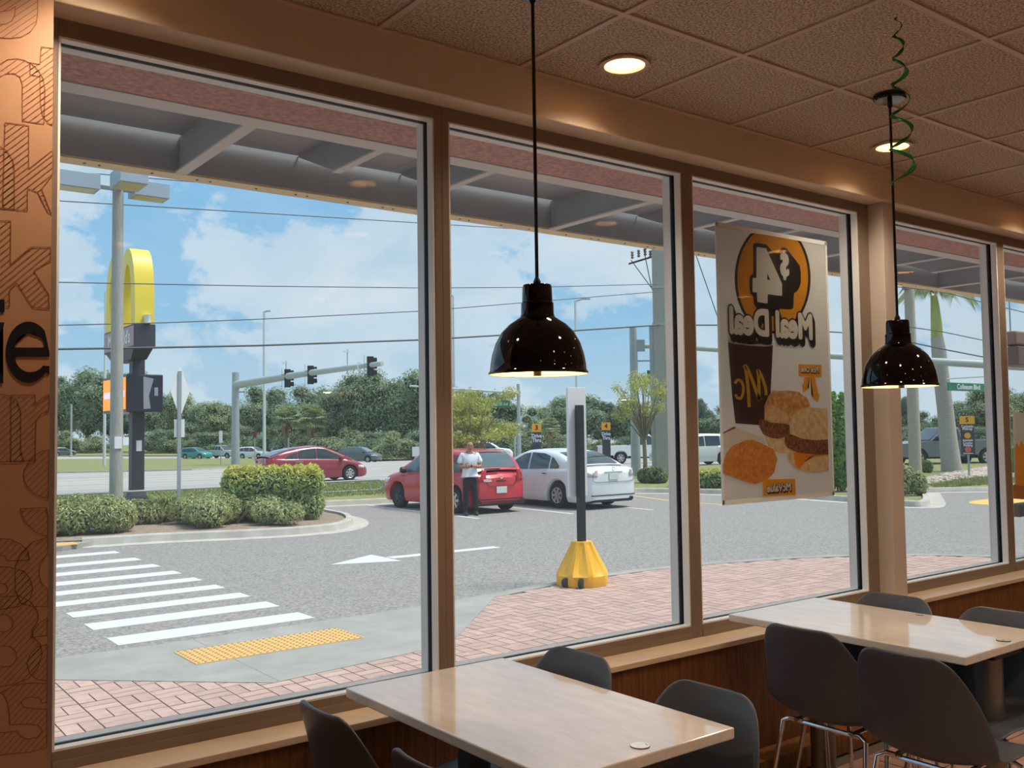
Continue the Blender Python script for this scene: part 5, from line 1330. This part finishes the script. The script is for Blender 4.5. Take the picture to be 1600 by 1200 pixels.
    for ax_ in axles:
        for s in (-1, 1): wheel(t, ax_, s*(hw-.12), wr, s, (steel if steel and ax_ > 0 else m_rim), spokes=7 if kind != 'hatch' else 6)
    # lamps, plate, mirrors, handles, bumper seams
    for s in (-1, 1):
        fr_ = [(0,.93),(.16,.985),(.42,1.0),(.66,.998),(.86,.982),(1,.955)]
        def sidept(x, z, o=.010):
            zl, zb = zlow(x), itps(c['belt'], x); f = max(0, min(1, (z-zl)/max(.05, zb-zl))); return (x, s*(half(x)*itp(fr_, f) + o), z)
        zlo, zhi, fwd, inn = (.76, 1.06, .30, .74) if kind == 'hatch' else ((.80, .97, .20, .80) if kind == 'sedan' else (.82, 1.04, .24, .74))
        rows = []
        for z in [zlo + (zhi-zlo)*k/4 for k in range(5)]:
            taper = 1 if kind != 'hatch' else (.55 + .45*(zhi-z)/(zhi-zlo)); row = [sidept(-L_/2+fwd*taper*(1-k/4.)+.012, min(z, itps(c['belt'], -L_/2+fwd*(1-k/4.)+.012)+.03), .012) for k in range(5)]
            row += [(-L_/2-.012, s*half(-L_/2)*.93, z), (-L_/2-.013, s*half(-L_/2)*inn, z)]; rows.append(row)
        MB().grid(rows).build('tail_lamp', m_red if kind != 'sedan' else mat('pale red tail lamp', (210,186,186), .2, coat=.6), body, smooth=True, angle=180, solid=.004)
        zf = itps(c['belt'], L_/2-.12); rows = [[(x, s*(half(x)*y), z+dz) for x, y, dz in ((L_/2-.50,.99,.10),(L_/2-.26,1.0,.06),(L_/2-.03,.78,.0))] for z in (zf-.08, zf+.02)]
        MB().grid(rows).build('headlamp', m_clear, body, smooth=True, solid=.03)
        xm = c['side'][-1][0]-.12; MB().lathe([(.0001,-.09),(.07,-.07),(.085,0),(.07,.07),(.0001,.09)], 12, (xm, s*(hw+.06), itps(c['belt'], xm)+.08), ax=(0,1,.1)).build('mirror', m_trim if kind == 'hatch' else paint, t, smooth=True)
        if detail:
            for xh in (segs[1]-.02, segs[2]+.06 if False else segs[0]+.42):
                MB().obox((xh+.12, s*(half(xh)*1.0+.012), itps(c['belt'], xh)-.10), (1,0,0), (0,1,0), (0,0,1), .085, .014, .018).build('door_handle', paint if kind == 'hatch' else m_chrome, t, bevel=.008)
            for xd in (segs[1], segs[-1]-.02, segs[0]+.30):
                zz0, zz1 = c['clear']+.10, itps(c['belt'], xd)-.01; rows = [[(xd + dx, s*(half(xd)*itp([(0,.985),(.16,.99),(.42,1.0),(.66,.998),(.86,.982),(1,.958)], f)+.002), zz0+(zz1-zz0)*f) for dx in (-.004,.004)] for f in (0,.16,.42,.66,.86,1)]
                if zlow(xd) < .3: MB().grid(rows).build('door_seam', m_trim, body)
    zr_ = itps(c['belt'], -L_/2+.1)
    pz = .80 if kind == 'sedan' else (.56 if kind == 'hatch' else .7)
    B(-L_/2-.022, -L_/2-.010, -.155, .155, pz-.078, pz+.078).build('licence_plate', m_plate, t, bevel=.004)
    B(-L_/2-.012, -L_/2+.1, -hw*.78, hw*.78, .33, .352).build('bumper_seam', m_trim, t)
    B(L_/2-.06, L_/2-.004, -hw*.5, hw*.5, .34, .52).build('grille', m_trim, t)
    if detail:
        if kind == 'hatch':
            MB().lathe([(.055,0),(.05,.012),(.04,.006)], 20, (-L_/2-.010, 0, .88), ax=(-1,0,0)).build('badge', m_signw, t, smooth=True)
            text_on('VERSA', .085, m_signw, t, (-L_/2-.016, .42, .79), (0,-1,0), (0,0,1), offset=.003)
            B(-L_/2+.02, -L_/2+.06, .02, .46, 1.045, 1.075).build('rear_wiper', m_trim, t); B(-L_/2-.014, -L_/2, -.14, .14, .765, .785).build('tailgate_handle', m_trim, t)
            B(-L_/2+.0, -L_/2+.12, -hw*.86, hw*.86, .20, .32).build('bumper_valance', m_trim, t, bevel=.02)
            B(-1.62, -1.50, -.5, .5, 1.50, 1.515).build('spoiler_lip', paint, t)
            MB().tube([(-.9,0,1.53),(-1.02,0,1.60)], .008, 6).build('antenna', m_trim, t)
            for s_ in (-1, 1): MB().tube([(-L_/2+.0, -s_*hw*.62, .98), (-L_/2-.006, -s_*hw*.62, .85), (-L_/2-.012, -s_*hw*.45, .66), (-L_/2-.013, 0, .66)], .006, 5).build('tailgate_seam', m_trim, t)
        if kind == 'sedan':
            B(-L_/2-.012, -L_/2+.02, -.30, .30, .90, .925).build('trunk_garnish', m_chrome, t, bevel=.004)
            MB().tube([(-L_/2-.004,-hw*.74,.96),(-L_/2-.008,-hw*.74,.70),(-L_/2-.012,-hw*.6,.665),(-L_/2-.012,hw*.6,.665),(-L_/2-.008,hw*.74,.70),(-L_/2-.004,hw*.74,.96)], .005, 5).build('trunk_seam', m_trim, t)
            MB().lathe([(.03,0),(.042,.0),(.042,.16),(.03,.16)], 14, (-L_/2+.10, -hw*.62, .245), ax=(-1,0,0)).build('exhaust_tip', m_dark, t, smooth=True)
            MB().lathe([(.05,0),(.045,.01),(.034,.004)], 18, (-L_/2-.004, 0, .985), ax=(-1,0,0)).build('badge', m_chrome, t, smooth=True)
            B(-L_/2+.0, -L_/2+.2, -hw*.7, hw*.7, .17, .26).build('bumper_valance', m_trim, t, bevel=.02)
    return t
def pickup(loc, rz, paint, label, glass=None, Wd=2.0, L_=5.8, H_=1.9):
    t = thing('pickup_truck', label, 'truck', (loc[0], loc[1], terrain(loc[1])+.002), rz); hw = Wd/2; wr = .40; axles = (1.75, -1.85); glass = glass or m_cglass
    def side(poly, nm, y0, y1, m, b=.03):
        mb = MB().prism(poly, lambda a, b_, d: (a, d, b_), y0, y1); return mb.build(nm, m, t, bevel=b)
    def arch(xc, z, R_, x0, x1):
        return [(xc + R_*math.cos(a), wr + R_*math.sin(a)) for a in [math.pi*k/8 for k in range(9)]]
    f = [(2.88,.55),(2.90,.95),(2.80,1.08),(1.15,1.20),(.75,1.20),(-.62,1.20),(-.62,.45)]
    lowf = f + [(1.75-wr-.1,.45)] + list(reversed(arch(1.75,0,wr+.09,0,0))) + [(1.75+wr+.1,.45),(2.8,.45)]
    body = side(lowf, 'body', -hw, hw, paint)
    bed = [(-.66,1.22),(-2.88,1.22),(-2.90,.60),(-1.85-wr-.1,.58)] + list(reversed([(-1.85 + (wr+.09)*math.cos(a), wr + (wr+.09)*math.sin(a)) for a in [math.pi*k/8 for k in range(9)]])) + [(-1.85+wr+.1,.52),(-.66,.52)]
    side(bed, 'bed_side', -hw, -hw+.10, paint); side(bed, 'bed_side', hw-.10, hw, paint); B(-2.88,-2.78,-hw+.1,hw-.1,.62,1.2).build('tailgate', paint, t, bevel=.02); B(-2.8,-.7,-hw+.1,hw-.1,.72,.78).build('bed_floor', m_trim, t)
    cab = MB().add([(1.15,-hw*.94,1.2),(1.15,hw*.94,1.2),(-.60,hw*.94,1.2),(-.60,-hw*.94,1.2),(.25,-hw*.78,H_),(.25,hw*.78,H_),(-.50,hw*.78,H_),(-.50,-hw*.78,H_)], [(0,3,2,1),(4,5,6,7),(0,1,5,4),(1,2,6,5),(2,3,7,6),(3,0,4,7)]).build('cab', paint, t, bevel=.05)
    L3 = lambda a, b, f_: tuple(a[i] + (b[i]-a[i])*f_ for i in range(3))
    for s in (-1, 1):
        q = lambda x, z: (x, s*(hw*.94 + (hw*.78-hw*.94)*(z-1.2)/(H_-1.2) + .012), z)
        for poly in ([(.98,1.25),(.30,H_-.12),(.02,H_-.10),(.02,1.25)], [(-.06,1.25),(-.06,H_-.10),(-.44,H_-.12),(-.50,1.25)]):
            MB().add([q(*p) for p in poly], [(0,1,2,3)]).build('side_window', glass, cab, solid=.01)
        B(.70,.92,s*(hw+.02) if s > 0 else -hw-.22, hw+.22 if s > 0 else -hw-.02, 1.22,1.42).build('mirror', m_trim, t, bevel=.03)
        B(-2.92,-2.88, s*hw*.98 if s < 0 else hw*.80, -hw*.80 if s < 0 else hw*.98, .82,1.15).build('tail_lamp', m_red, t)
        B(2.86,2.92, -hw*.96 if s < 0 else hw*.6, -hw*.6 if s < 0 else hw*.96, .80,.98).build('headlamp', m_clear, t)
        for a in axles: wheel(t, a, s*(hw-.13), wr, s, m_rim, spokes=6)
    MB().add([(1.12,-hw*.84,1.25),(1.12,hw*.84,1.25),(.30,hw*.72,H_-.05),(.30,-hw*.72,H_-.05)], [(0,1,2,3)]).build('windscreen', glass, cab, solid=.03); MB().add([(-.595,-hw*.8,1.28),(-.595,hw*.8,1.28),(-.53,hw*.7,H_-.1),(-.53,-hw*.7,H_-.1)], [(0,1,2,3)]).build('rear_window', glass, cab, solid=.03)
    B(-3.0,-2.9,-hw*.95,hw*.95,.45,.62).build('rear_bumper', m_rim, t, bevel=.03); B(2.85,2.98,-hw*.95,hw*.95,.42,.62).build('front_bumper', m_rim, t, bevel=.03); B(-2.6,2.6,-hw*.7,hw*.7,.35,.55).build('chassis', m_trim, t)
    return t
R = math.radians
p_red = mat('red car paint', (196,38,52), .28, coat=.7); p_wht = mat('pearl white car paint', (226,230,230), .25, coat=.7); p_mar = mat('maroon car paint', (142,44,56), .3, coat=.7)
p_teal = mat('teal car paint', (52,146,142), .3, coat=.6); p_gry = mat('dark grey car paint', (84,92,96), .3, coat=.6); p_tg = mat('slate grey truck paint', (102,106,112), .35, coat=.5); p_slv = mat('silver car paint', (200,204,204), .3, coat=.6, metal=.1)
car('hatch', (13.62, 20.62), R(91), p_red, 'red hatchback parked nose-in behind the standing man', steel=m_dark)
car('sedan', (16.40, 19.95), R(90), p_wht, 'white four-door sedan parked right of the red hatchback')
pz = G(500, 750); car('fastback', (17.6, 37.2), R(-2), p_mar, 'maroon fastback driving behind the golden hedge')
p = G(307,717.5); car('suv', p, R(-62), p_teal, 'small teal car across the road', detail=False)
p = G(347,716.5); pickup(p, R(-62), p_slv, 'white pickup truck across the road beside the signal mast')
p = G(397,717); car('suv', p, R(-60), p_wht, 'white far car beside the street light pole', detail=False)
p = G(448,713); car('suv', p, R(-42), p_slv, 'silver far car half hidden by the maroon car', detail=False)
p = G(98,712.5); car('suv', p, R(8), p_gry, 'dark far car at the left edge below the trees', detail=False)
p = G(562,722.5); car('hatch', p, R(-55), p_gry, 'dark grey hatchback across the road by the bushes', detail=False)
p = G(760,719); car('suv', p, R(-32), p_wht, 'white sport utility car far behind the standing man', detail=False)
p = G(1003,723.5); pickup(p, R(-24), p_wht, 'white pickup truck behind the bay sign numbered 4', L_=6.0, Wd=2.0, H_=1.95)
p = G(1085,727); car('suv', p, R(160), p_slv, 'silver sport utility car left of the poster', detail=False)
p = G(1470,727); pickup(p, R(152), p_tg, 'slate grey pickup truck behind the palm trunk', H_=1.85)
# ------------------------------------------------------------------ the standing man
def skin(name, vs, edges, m, parent, sub=2, root=0):
    me = bpy.data.meshes.new(name); me.from_pydata([v[0] for v in vs], edges, []); me.materials.append(m)
    o = bpy.data.objects.new(name, me); COL.objects.link(o); o.parent = parent
    sk = o.modifiers.new('skin', 'SKIN'); sk.use_smooth_shade = True
    if not me.skin_vertices: me.attributes.new  # layer is made by the modifier below
    bm = bmesh.new(); bm.from_mesh(me); lay = bm.verts.layers.skin.verify(); bm.verts.ensure_lookup_table()
    for i, v in enumerate(vs):
        r = v[1]; bm.verts[i][lay].radius = (r, r) if isinstance(r, (int, float)) else r; bm.verts[i][lay].use_root = (i == root)
    bm.to_mesh(me); bm.free()
    s = o.modifiers.new('sub', 'SUBSURF'); s.levels = sub; s.render_levels = sub
    return o
pp = G(735, 805)
man = thing('person', 'bald person in white t-shirt and black trousers standing with arms folded', 'person', (pp.x, pp.y, GZ+.002), R(-24))
m_skin = mat('skin', (176,124,98), .55); m_tee = mat('white cotton', (226,232,236), .85); m_trs = mat('black cotton', (26,28,32), .85); m_shoe = mat('dark shoe leather', (32,30,32), .6)
Pv = [((0,0,.95),(.15,.11)), ((0,.01,1.10),(.145,.105)), ((0,.0,1.28),(.17,.115)), ((0,.01,1.42),(.14,.09)), ((0,.0,1.49),(.055,.055)), ((0,-.02,1.57),(.078,.088)), ((0,-.025,1.65),(.088,.10)), ((0,-.01,1.71),(.065,.07)),
      ((-.175,.01,1.41),.062), ((-.245,-.03,1.14),.048), ((-.02,-.205,1.135),.034), ((.175,.01,1.41),.062), ((.25,-.05,1.13),.048), ((-.03,-.255,1.165),.034),
      ((-.09,0,.88),.085), ((-.105,-.01,.50),.058), ((-.115,.02,.10),.042), ((.09,0,.88),.085), ((.115,-.02,.50),.058), ((.13,.02,.10),.042)]
Pe = [(0,1),(1,2),(2,3),(3,4),(4,5),(5,6),(6,7),(3,8),(8,9),(9,10),(3,11),(11,12),(12,13),(0,14),(14,15),(15,16),(0,17),(17,18),(18,19)]
skin('body', Pv, Pe, m_skin, man)
skin('t_shirt', [((0,0,.90),(.19,.145)), ((0,.01,1.05),(.19,.14)), ((0,0,1.22),(.198,.145)), ((0,.005,1.36),(.185,.125)), ((0,.01,1.44),(.11,.085)), ((0,.005,1.478),(.075,.07)),
     ((-.175,.01,1.40),.085), ((-.225,-.005,1.29),.082), ((-.243,-.02,1.20),.078), ((.175,.01,1.40),.085), ((.225,-.01,1.29),.082), ((.245,-.03,1.20),.078)],
     [(0,1),(1,2),(2,3),(3,4),(4,5),(3,6),(6,7),(7,8),(3,9),(9,10),(10,11)], m_tee, man, root=1)
skin('trousers', [((0,0,.93),(.165,.12)), ((0,.0,.86),(.16,.12)), ((-.092,0,.76),.098), ((-.105,-.01,.50),.078), ((-.115,.01,.10),.066), ((-.115,.01,.06),.066), ((.092,0,.76),.098), ((.115,-.02,.50),.078), ((.13,.01,.10),.066), ((.13,.01,.06),.066)],
     [(0,1),(1,2),(2,3),(3,4),(4,5),(1,6),(6,7),(7,8),(8,9)], m_trs, man)
for s, x in ((-1,-.115),(1,.13)):
    MB().grid([[(x + w*.048*math.cos(a), y, max(.0, z*(.5+.5*math.sin(a)))) for a in [2*math.pi*k/10 for k in range(10)]] for y, w, z in ((.085,.4,.06),(.075,.85,.10),(0,.95,.115),(-.09,1.0,.085),(-.16,.95,.06),(-.20,.6,.045),(-.21,.2,.03))], closed=True).build('shoe', m_shoe, man, smooth=True, sub=1)
def hand(wrist, palm, fdir, spread, thumb, name='hand'):
    w, p, f, s = Vector(wrist), Vector(palm), Vector(fdir).normalized(), Vector(spread).normalized(); vs = [(tuple(w), .028), (tuple(p), (.036,.02))]; ed = [(0,1)]
    o = skin(name, vs, ed, m_skin, man, 1)
    up = f.cross(s)
    for k, ln in enumerate((.062,.072,.068,.052)):
        b0 = p + s*(k-1.5)*.02 + f*.012; b1 = b0 + f*ln*.5 + up*.004; b2 = b0 + f*ln*.9 - up*.012
        skin('finger', [(tuple(b0), .010), (tuple(b1), .0095), (tuple(b2), .008)], [(0,1),(1,2)], m_skin, o, 1)
    t0 = p - s*.03 - f*.015; skin('thumb', [(tuple(t0), .012), (tuple(t0 - s*.025 + f*.02), .0105), (tuple(t0 - s*.032 + f*.05), .009)], [(0,1),(1,2)], m_skin, o, 1)
hand((-.03,-.255,1.165), (-.09,-.252,1.18), (-1,.15,.12), (0,0,-1), 1)
hand((-.02,-.205,1.135), (.06,-.19,1.14), (1,.25,.1), (0,0,-1), 1)
MB().lathe([(.037,-.012),(.039,0),(.037,.012)], 16, (.0,-.243,1.160), ax=(1,.0,-.15), close=True).build('wristwatch', m_black2, man, smooth=True)
for s in (-1, 1):
    MB().lathe([(.0001,-.022),(.014,-.015),(.018,0),(.014,.015),(.0001,.022)], 10, (s*.082,-.005,1.60), ax=(0,.2,1)).build('ear', m_skin, man, smooth=True)
    MB().lathe([(.0001,-.006),(.010,-.003),(.011,.002),(.0001,.006)], 10, (s*.03,-.098,1.615), ax=(0,-1,0)).build('eye', m_black2, man, smooth=True)
    MB().obox((s*.03,-.102,1.634), (1,0,-.1*s), (0,1,0), (0,0,1), .018, .006, .004).build('eyebrow', m_trs, man)
MB().add([(-.012,-.098,1.615),(.012,-.098,1.615),(.018,-.100,1.565),(-.018,-.100,1.565),(0,-.128,1.572)], [(0,1,4),(1,2,4),(2,3,4),(3,0,4)]).build('nose', m_skin, man, smooth=True, angle=180)
MB().obox((0,-.094,1.540), (1,0,0), (0,1,0), (0,0,1), .024, .006, .004).build('mouth', mat('lips', (142,84,74), .5), man, bevel=.003)

# ------------------------------------------------------------------ the meal poster on the third window (printed side faces out)
def printmat(name, col, col2=None, scale=30, tr=.45):
    if name in MATS: return MATS[name]
    m = mat(name, col, .6, col2=col2, scale=scale, detail=8) if col2 else mat(name, col, .6, var=.015, scale=6)
    nt = m.node_tree; b = nt.nodes['Principled BSDF']; t = N(nt, 'ShaderNodeBsdfTranslucent'); ms = N(nt, 'ShaderNodeMixShader'); ms.inputs[0].default_value = tr
    if b.inputs['Base Color'].links: L(nt, b.inputs['Base Color'].links[0].from_socket, t.inputs[0])
    else: t.inputs[0].default_value = lin(col)
    L(nt, b.outputs[0], ms.inputs[1]); L(nt, t.outputs[0], ms.inputs[2]); L(nt, ms.outputs[0], nt.nodes['Material Output'].inputs[0]); return m
PY = 3.012
pst = thing('meal_poster', 'large mirrored meal deal poster with food hung outside the third window', 'poster', (0, PY, 0))
def XZ(px, py): p = ony(px, py, PY); return (p.x, p.z)
lay_n = [0]
def sheet(polys, m, name, lvl, parent=None):
    """polys: list of pixel outlines; the first is the outline, others are filled too"""
    bm = bmesh.new(); y = -.0006*lvl - .0008
    for q in polys:
        vs = [bm.verts.new((XZ(a, b)[0], y, XZ(a, b)[1])) for a, b in q]; bm.faces.new(vs)
    bmesh.ops.triangulate(bm, faces=bm.faces); me = bpy.data.meshes.new(name); bm.to_mesh(me); bm.free(); me.materials.append(m)
    o = bpy.data.objects.new(name, me); COL.objects.link(o); o.parent = parent or pst; return o
x0, z0 = XZ(1123, 566)[0], (XZ(1127,786)[1] + XZ(1298,776)[1])/2; x1 = XZ(1296, 560)[0]; z1 = (XZ(1118,345)[1] + XZ(1291,381)[1])/2
pw = printmat('poster paper', (224,224,221)); 
B(x0, x1, -.0004, .0008, z0, z1).build('paper', pw, pst)
bw_ = .018
MB().box(x0-.004, x0+bw_*.7, -.003, -.0006, z0, z1).box(x1-bw_*.7, x1+.004, -.003, -.0006, z0, z1).box(x0, x1, -.003, -.0006, z1-bw_, z1+.004).box(x0, x1, -.003, -.0006, z0-.004, z0+bw_).build('white_border', mat('clear plastic border', (236,240,242), .4), pst)
pb = printmat('poster black', (20,18,18)); py_ = printmat('poster amber', (238,160,30)); pwh = printmat('poster white', (230,228,222)); pbr = printmat('poster cup brown', (66,40,42)); pgold = printmat('poster gold', (222,178,62))
# coordinates below come from a detail view: scale 8, origin (1110,340)
Q = lambda pts, ox=1110, oy=340, s=8.: [(ox + a/s, oy + b/s) for a, b in pts]
oc = ell(775, 760, 475, 690, 0, 360, 60)
def clip_top(pts):   # keep the disc inside the sheet's top edge
    return [(a, max(b, 100 + .152*(a-0) + 14)) for a, b in pts]
sheet([Q(clip_top(oc))], pb, 'disc_outline', 1); sheet([Q(clip_top([(775+(a-775)*.93, 760+(b-760)*.955) for a, b in oc]))], py_, 'amber_disc', 2)
four_sh = [(530,330),(570,315),(690,335),(790,440),(860,430),(880,380),(910,370),(950,390),(1050,520),(1110,600),(1125,680),(1120,740),(1125,820),(1100,890),(1070,930),(1040,945),(1030,1130),(1000,1150),(860,1140),(855,1200),(700,1260),(600,1180),(540,1080),(535,990),(495,950),(485,900),(485,760),(500,720),(530,705)]
sheet([Q(four_sh)], pb, 'numeral_shadow', 3)
sheet([Q([(568,372),(575,368),(690,385),(890,830),(888,975),(880,980),(710,958),(708,1070),(695,1075),(580,1055),(575,940),(525,932),(520,925),(520,765),(530,755),(568,755)])], pwh, 'numeral_four', 4)
sheet([Q([(705,700),(742,782),(704,776)])], pb, 'numeral_counter', 5)
c = XZ(1110+920/8., 340+600/8.); bold_on('$', .165, pwh, pst, (c[0], -.0034, c[1]), (1,0,0), (0,0,1), .008, 'lettering', True, .8)
def ptext(body, px, py, size, fill, sh, drop, edge, lvl, sx=.9, bold=.004):
    c = XZ(px, py)
    if sh: bold_on(body, size, sh, pst, (c[0], -.0006*lvl-.0008, c[1]), (1,0,0), (0,0,1), edge, 'lettering_shadow', True, sx, drop)
    bold_on(body, size, fill, pst, (c[0], -.0006*(lvl+1)-.0012, c[1]), (1,0,0), (0,0,1), bold, 'lettering', True, sx)
def span(body, pa, pb_):   # text width helper
    me = text_mesh(body, 1.0); xs = [v.co.x for v in me.vertices]; w = max(xs)-min(xs); a, b = XZ(*pa), XZ(*pb_); return abs(b[0]-a[0])/w
k = span('Meal Deal', (1138,500), (1274,515)); ptext('Meal Deal', 1206, 508, .18, pwh, pb, (.016,-.030), .017, 6, sx=k/.18*.93, bold=.0085)
# cup: scale 8, origin (1110,470)
Q2 = lambda pts: Q(pts, 1110, 470)
sheet([Q2([(218,520),(778,555),(765,760),(745,1200),(690,1560),(310,1530),(270,1200),(235,760)])], pbr, 'cup', 2)
sheet([Q2([(205,495),(240,460),(330,448),(480,455),(640,478),(750,505),(778,540),(770,560),(690,572),(500,562),(300,540),(215,515)])], printmat('poster rim grey', (198,194,188)), 'cup_rim', 3)
sheet([Q2([(290,492),(360,478),(480,480),(620,500),(680,520),(620,540),(480,545),(350,528),(300,508)])], printmat('poster coffee', (96,70,54), (60,40,32), 12), 'coffee', 4)
def ribbon(pts, w, m, name, lvl):
    n = len(pts); le, ri = [], []
    for i, p in enumerate(pts):
        a, b = Vector(pts[max(i-1,0)]), Vector(pts[min(i+1,n-1)]); t = (b-a).normalized(); nn = Vector((-t.y, t.x)); ww = w[i] if isinstance(w, list) else w
        le.append((p[0]+nn.x*ww, p[1]+nn.y*ww)); ri.append((p[0]-nn.x*ww, p[1]-nn.y*ww))
    sheet([Q2([le[i], le[i+1], ri[i+1], ri[i]]) for i in range(n-1)], m, name, lvl)
def bez(pts, n=6):
    o = []
    for i in range(len(pts)-1):
        p0, p1, p2, p3 = (Vector(pts[max(i-1,0)]), Vector(pts[i]), Vector(pts[i+1]), Vector(pts[min(i+2,len(pts)-1)]))
        for k in range(n):
            t = k/n; o.append(tuple(.5*((2*p1) + (p2-p0)*t + (2*p0-5*p1+4*p2-p3)*t*t + (3*p1-p0-3*p2+p3)*t**3)))
    return o + [tuple(pts[-1])]
ribbon(bez([(478,1330),(470,1180),(455,1000),(432,850),(415,820),(450,835),(520,1000),(580,1170),(620,1240)]), 20, pgold, 'cup_emblem', 4)
ribbon(bez([(600,1240),(600,1100),(595,950),(585,880),(600,880),(640,960),(680,1080),(690,1180)]), 19, pgold, 'cup_emblem', 4)
ribbon(bez([(300,1030),(335,990),(380,1010),(405,1080),(400,1160),(370,1220),(330,1210),(305,1170)]), 17, pgold, 'cup_emblem', 4)
# food: scale 6, origin (1110,600)
Q3 = lambda pts: Q(pts, 1110, 600, 6.)
bun = printmat('poster muffin', (240,220,178), (214,172,116), 30); bisc = printmat('poster biscuit', (236,194,132), (190,122,64), 40); patty = printmat('poster patty', (176,114,78), (84,50,34), 60); hb = printmat('poster hash brown', (234,164,80), (200,120,52), 55); chz = printmat('poster cheese', (240,150,40)); shade = printmat('poster soft shade', (190,182,174))
wrapp = printmat('poster wrapper', (222,214,202)); 
sheet([Q3([(95,470),(230,405),(490,500),(520,560),(330,600),(95,600)])], wrapp, 'wrapper', 2)
sheet([Q3([(95,465),(215,400),(240,410),(120,465)])], printmat('poster wrapper red', (150,60,50)), 'wrapper_edge', 3)
ribbon([(( (a/6.*8), (b/6.*8 + 130*8)) ) for a, b in bez([(110,545),(200,535),(270,520),(290,490),(250,465),(150,440)])], 10, pgold, 'wrapper_stripe', 4) if False else None
sheet([Q3([(500,470),(700,500),(740,620),(700,655),(600,640),(540,580)])], bun, 'lower_biscuit', 2)
sheet([Q3([(452,345),(480,325),(560,360),(720,375),(760,400),(740,480),(640,515),(560,505),(490,470),(455,400)])], patty, 'sausage_patty', 3)
sheet([Q3([(500,210),(540,110),(580,60),(640,65),(720,60),(830,75),(850,100),(900,125),(935,210),(860,240),(780,300),(730,375),(600,365),(500,335)])], bisc, 'biscuit', 4)
sheet([Q3([(505,230),(560,180),(640,240),(720,280),(740,370),(600,362),(505,330)])], bun, 'biscuit_side', 5)
xr = 1097
sheet([Q3([(705,590),(760,620),(1100,640),(1108,810),(1000,835),(880,825),(780,785),(715,700)])], bun, 'lower_muffin', 4)
sheet([Q3([(770,640),(1000,650),(1090,670),(920,690),(870,740),(825,800),(790,760)])], chz, 'cheese', 5)
sheet([Q3([(690,490),(750,470),(850,510),(1000,525),(1095,520),(1100,660),(960,660),(800,640),(720,600),(690,550)])], patty, 'sausage_patty', 6)
sheet([Q3([(735,380),(770,290),(830,240),(900,220),(1092,228),(1098,510),(980,528),(860,515),(770,480),(735,450)])], bun, 'muffin_top', 7)
sheet([Q3([(108,760),(140,650),(200,580),(330,525),(390,523),(480,560),(580,610),(620,700),(590,830),(520,900),(410,938),(330,920),(110,840)])], hb, 'hash_brown', 8)
sheet([Q3([(480,895),(785,888),(790,1042),(488,1050)])], py_, 'amber_label', 9)
k = span('McValue', (1195.5,764), (1235.5,762)); ptext('McValue', 1215.5, 762, .056, pwh, pb, (.006,-.007), .0045, 10, sx=k/.056*.92, bold=.0022)
sheet([Q2([(1095,790),(1385,800),(1385,955),(1100,940)])], py_, 'amber_label', 3)
k = span('Pick One', (1250,577), (1279.5,579)); ptext('Pick One', 1264.5, 578, .040, pwh, pb, (.005,-.005), .003, 4, sx=k/.040*.92, bold=.0016)
sheet([Q2([(1170,950),(1240,950),(1205,1080),(1228,1090),(1155,1150),(1138,1030),(1160,1045)])], py_, 'arrow', 3)
sheet([Q2([(1245,950),(1300,950),(1345,1170),(1362,1165),(1340,1270),(1258,1190),(1282,1185)])], py_, 'arrow', 3)
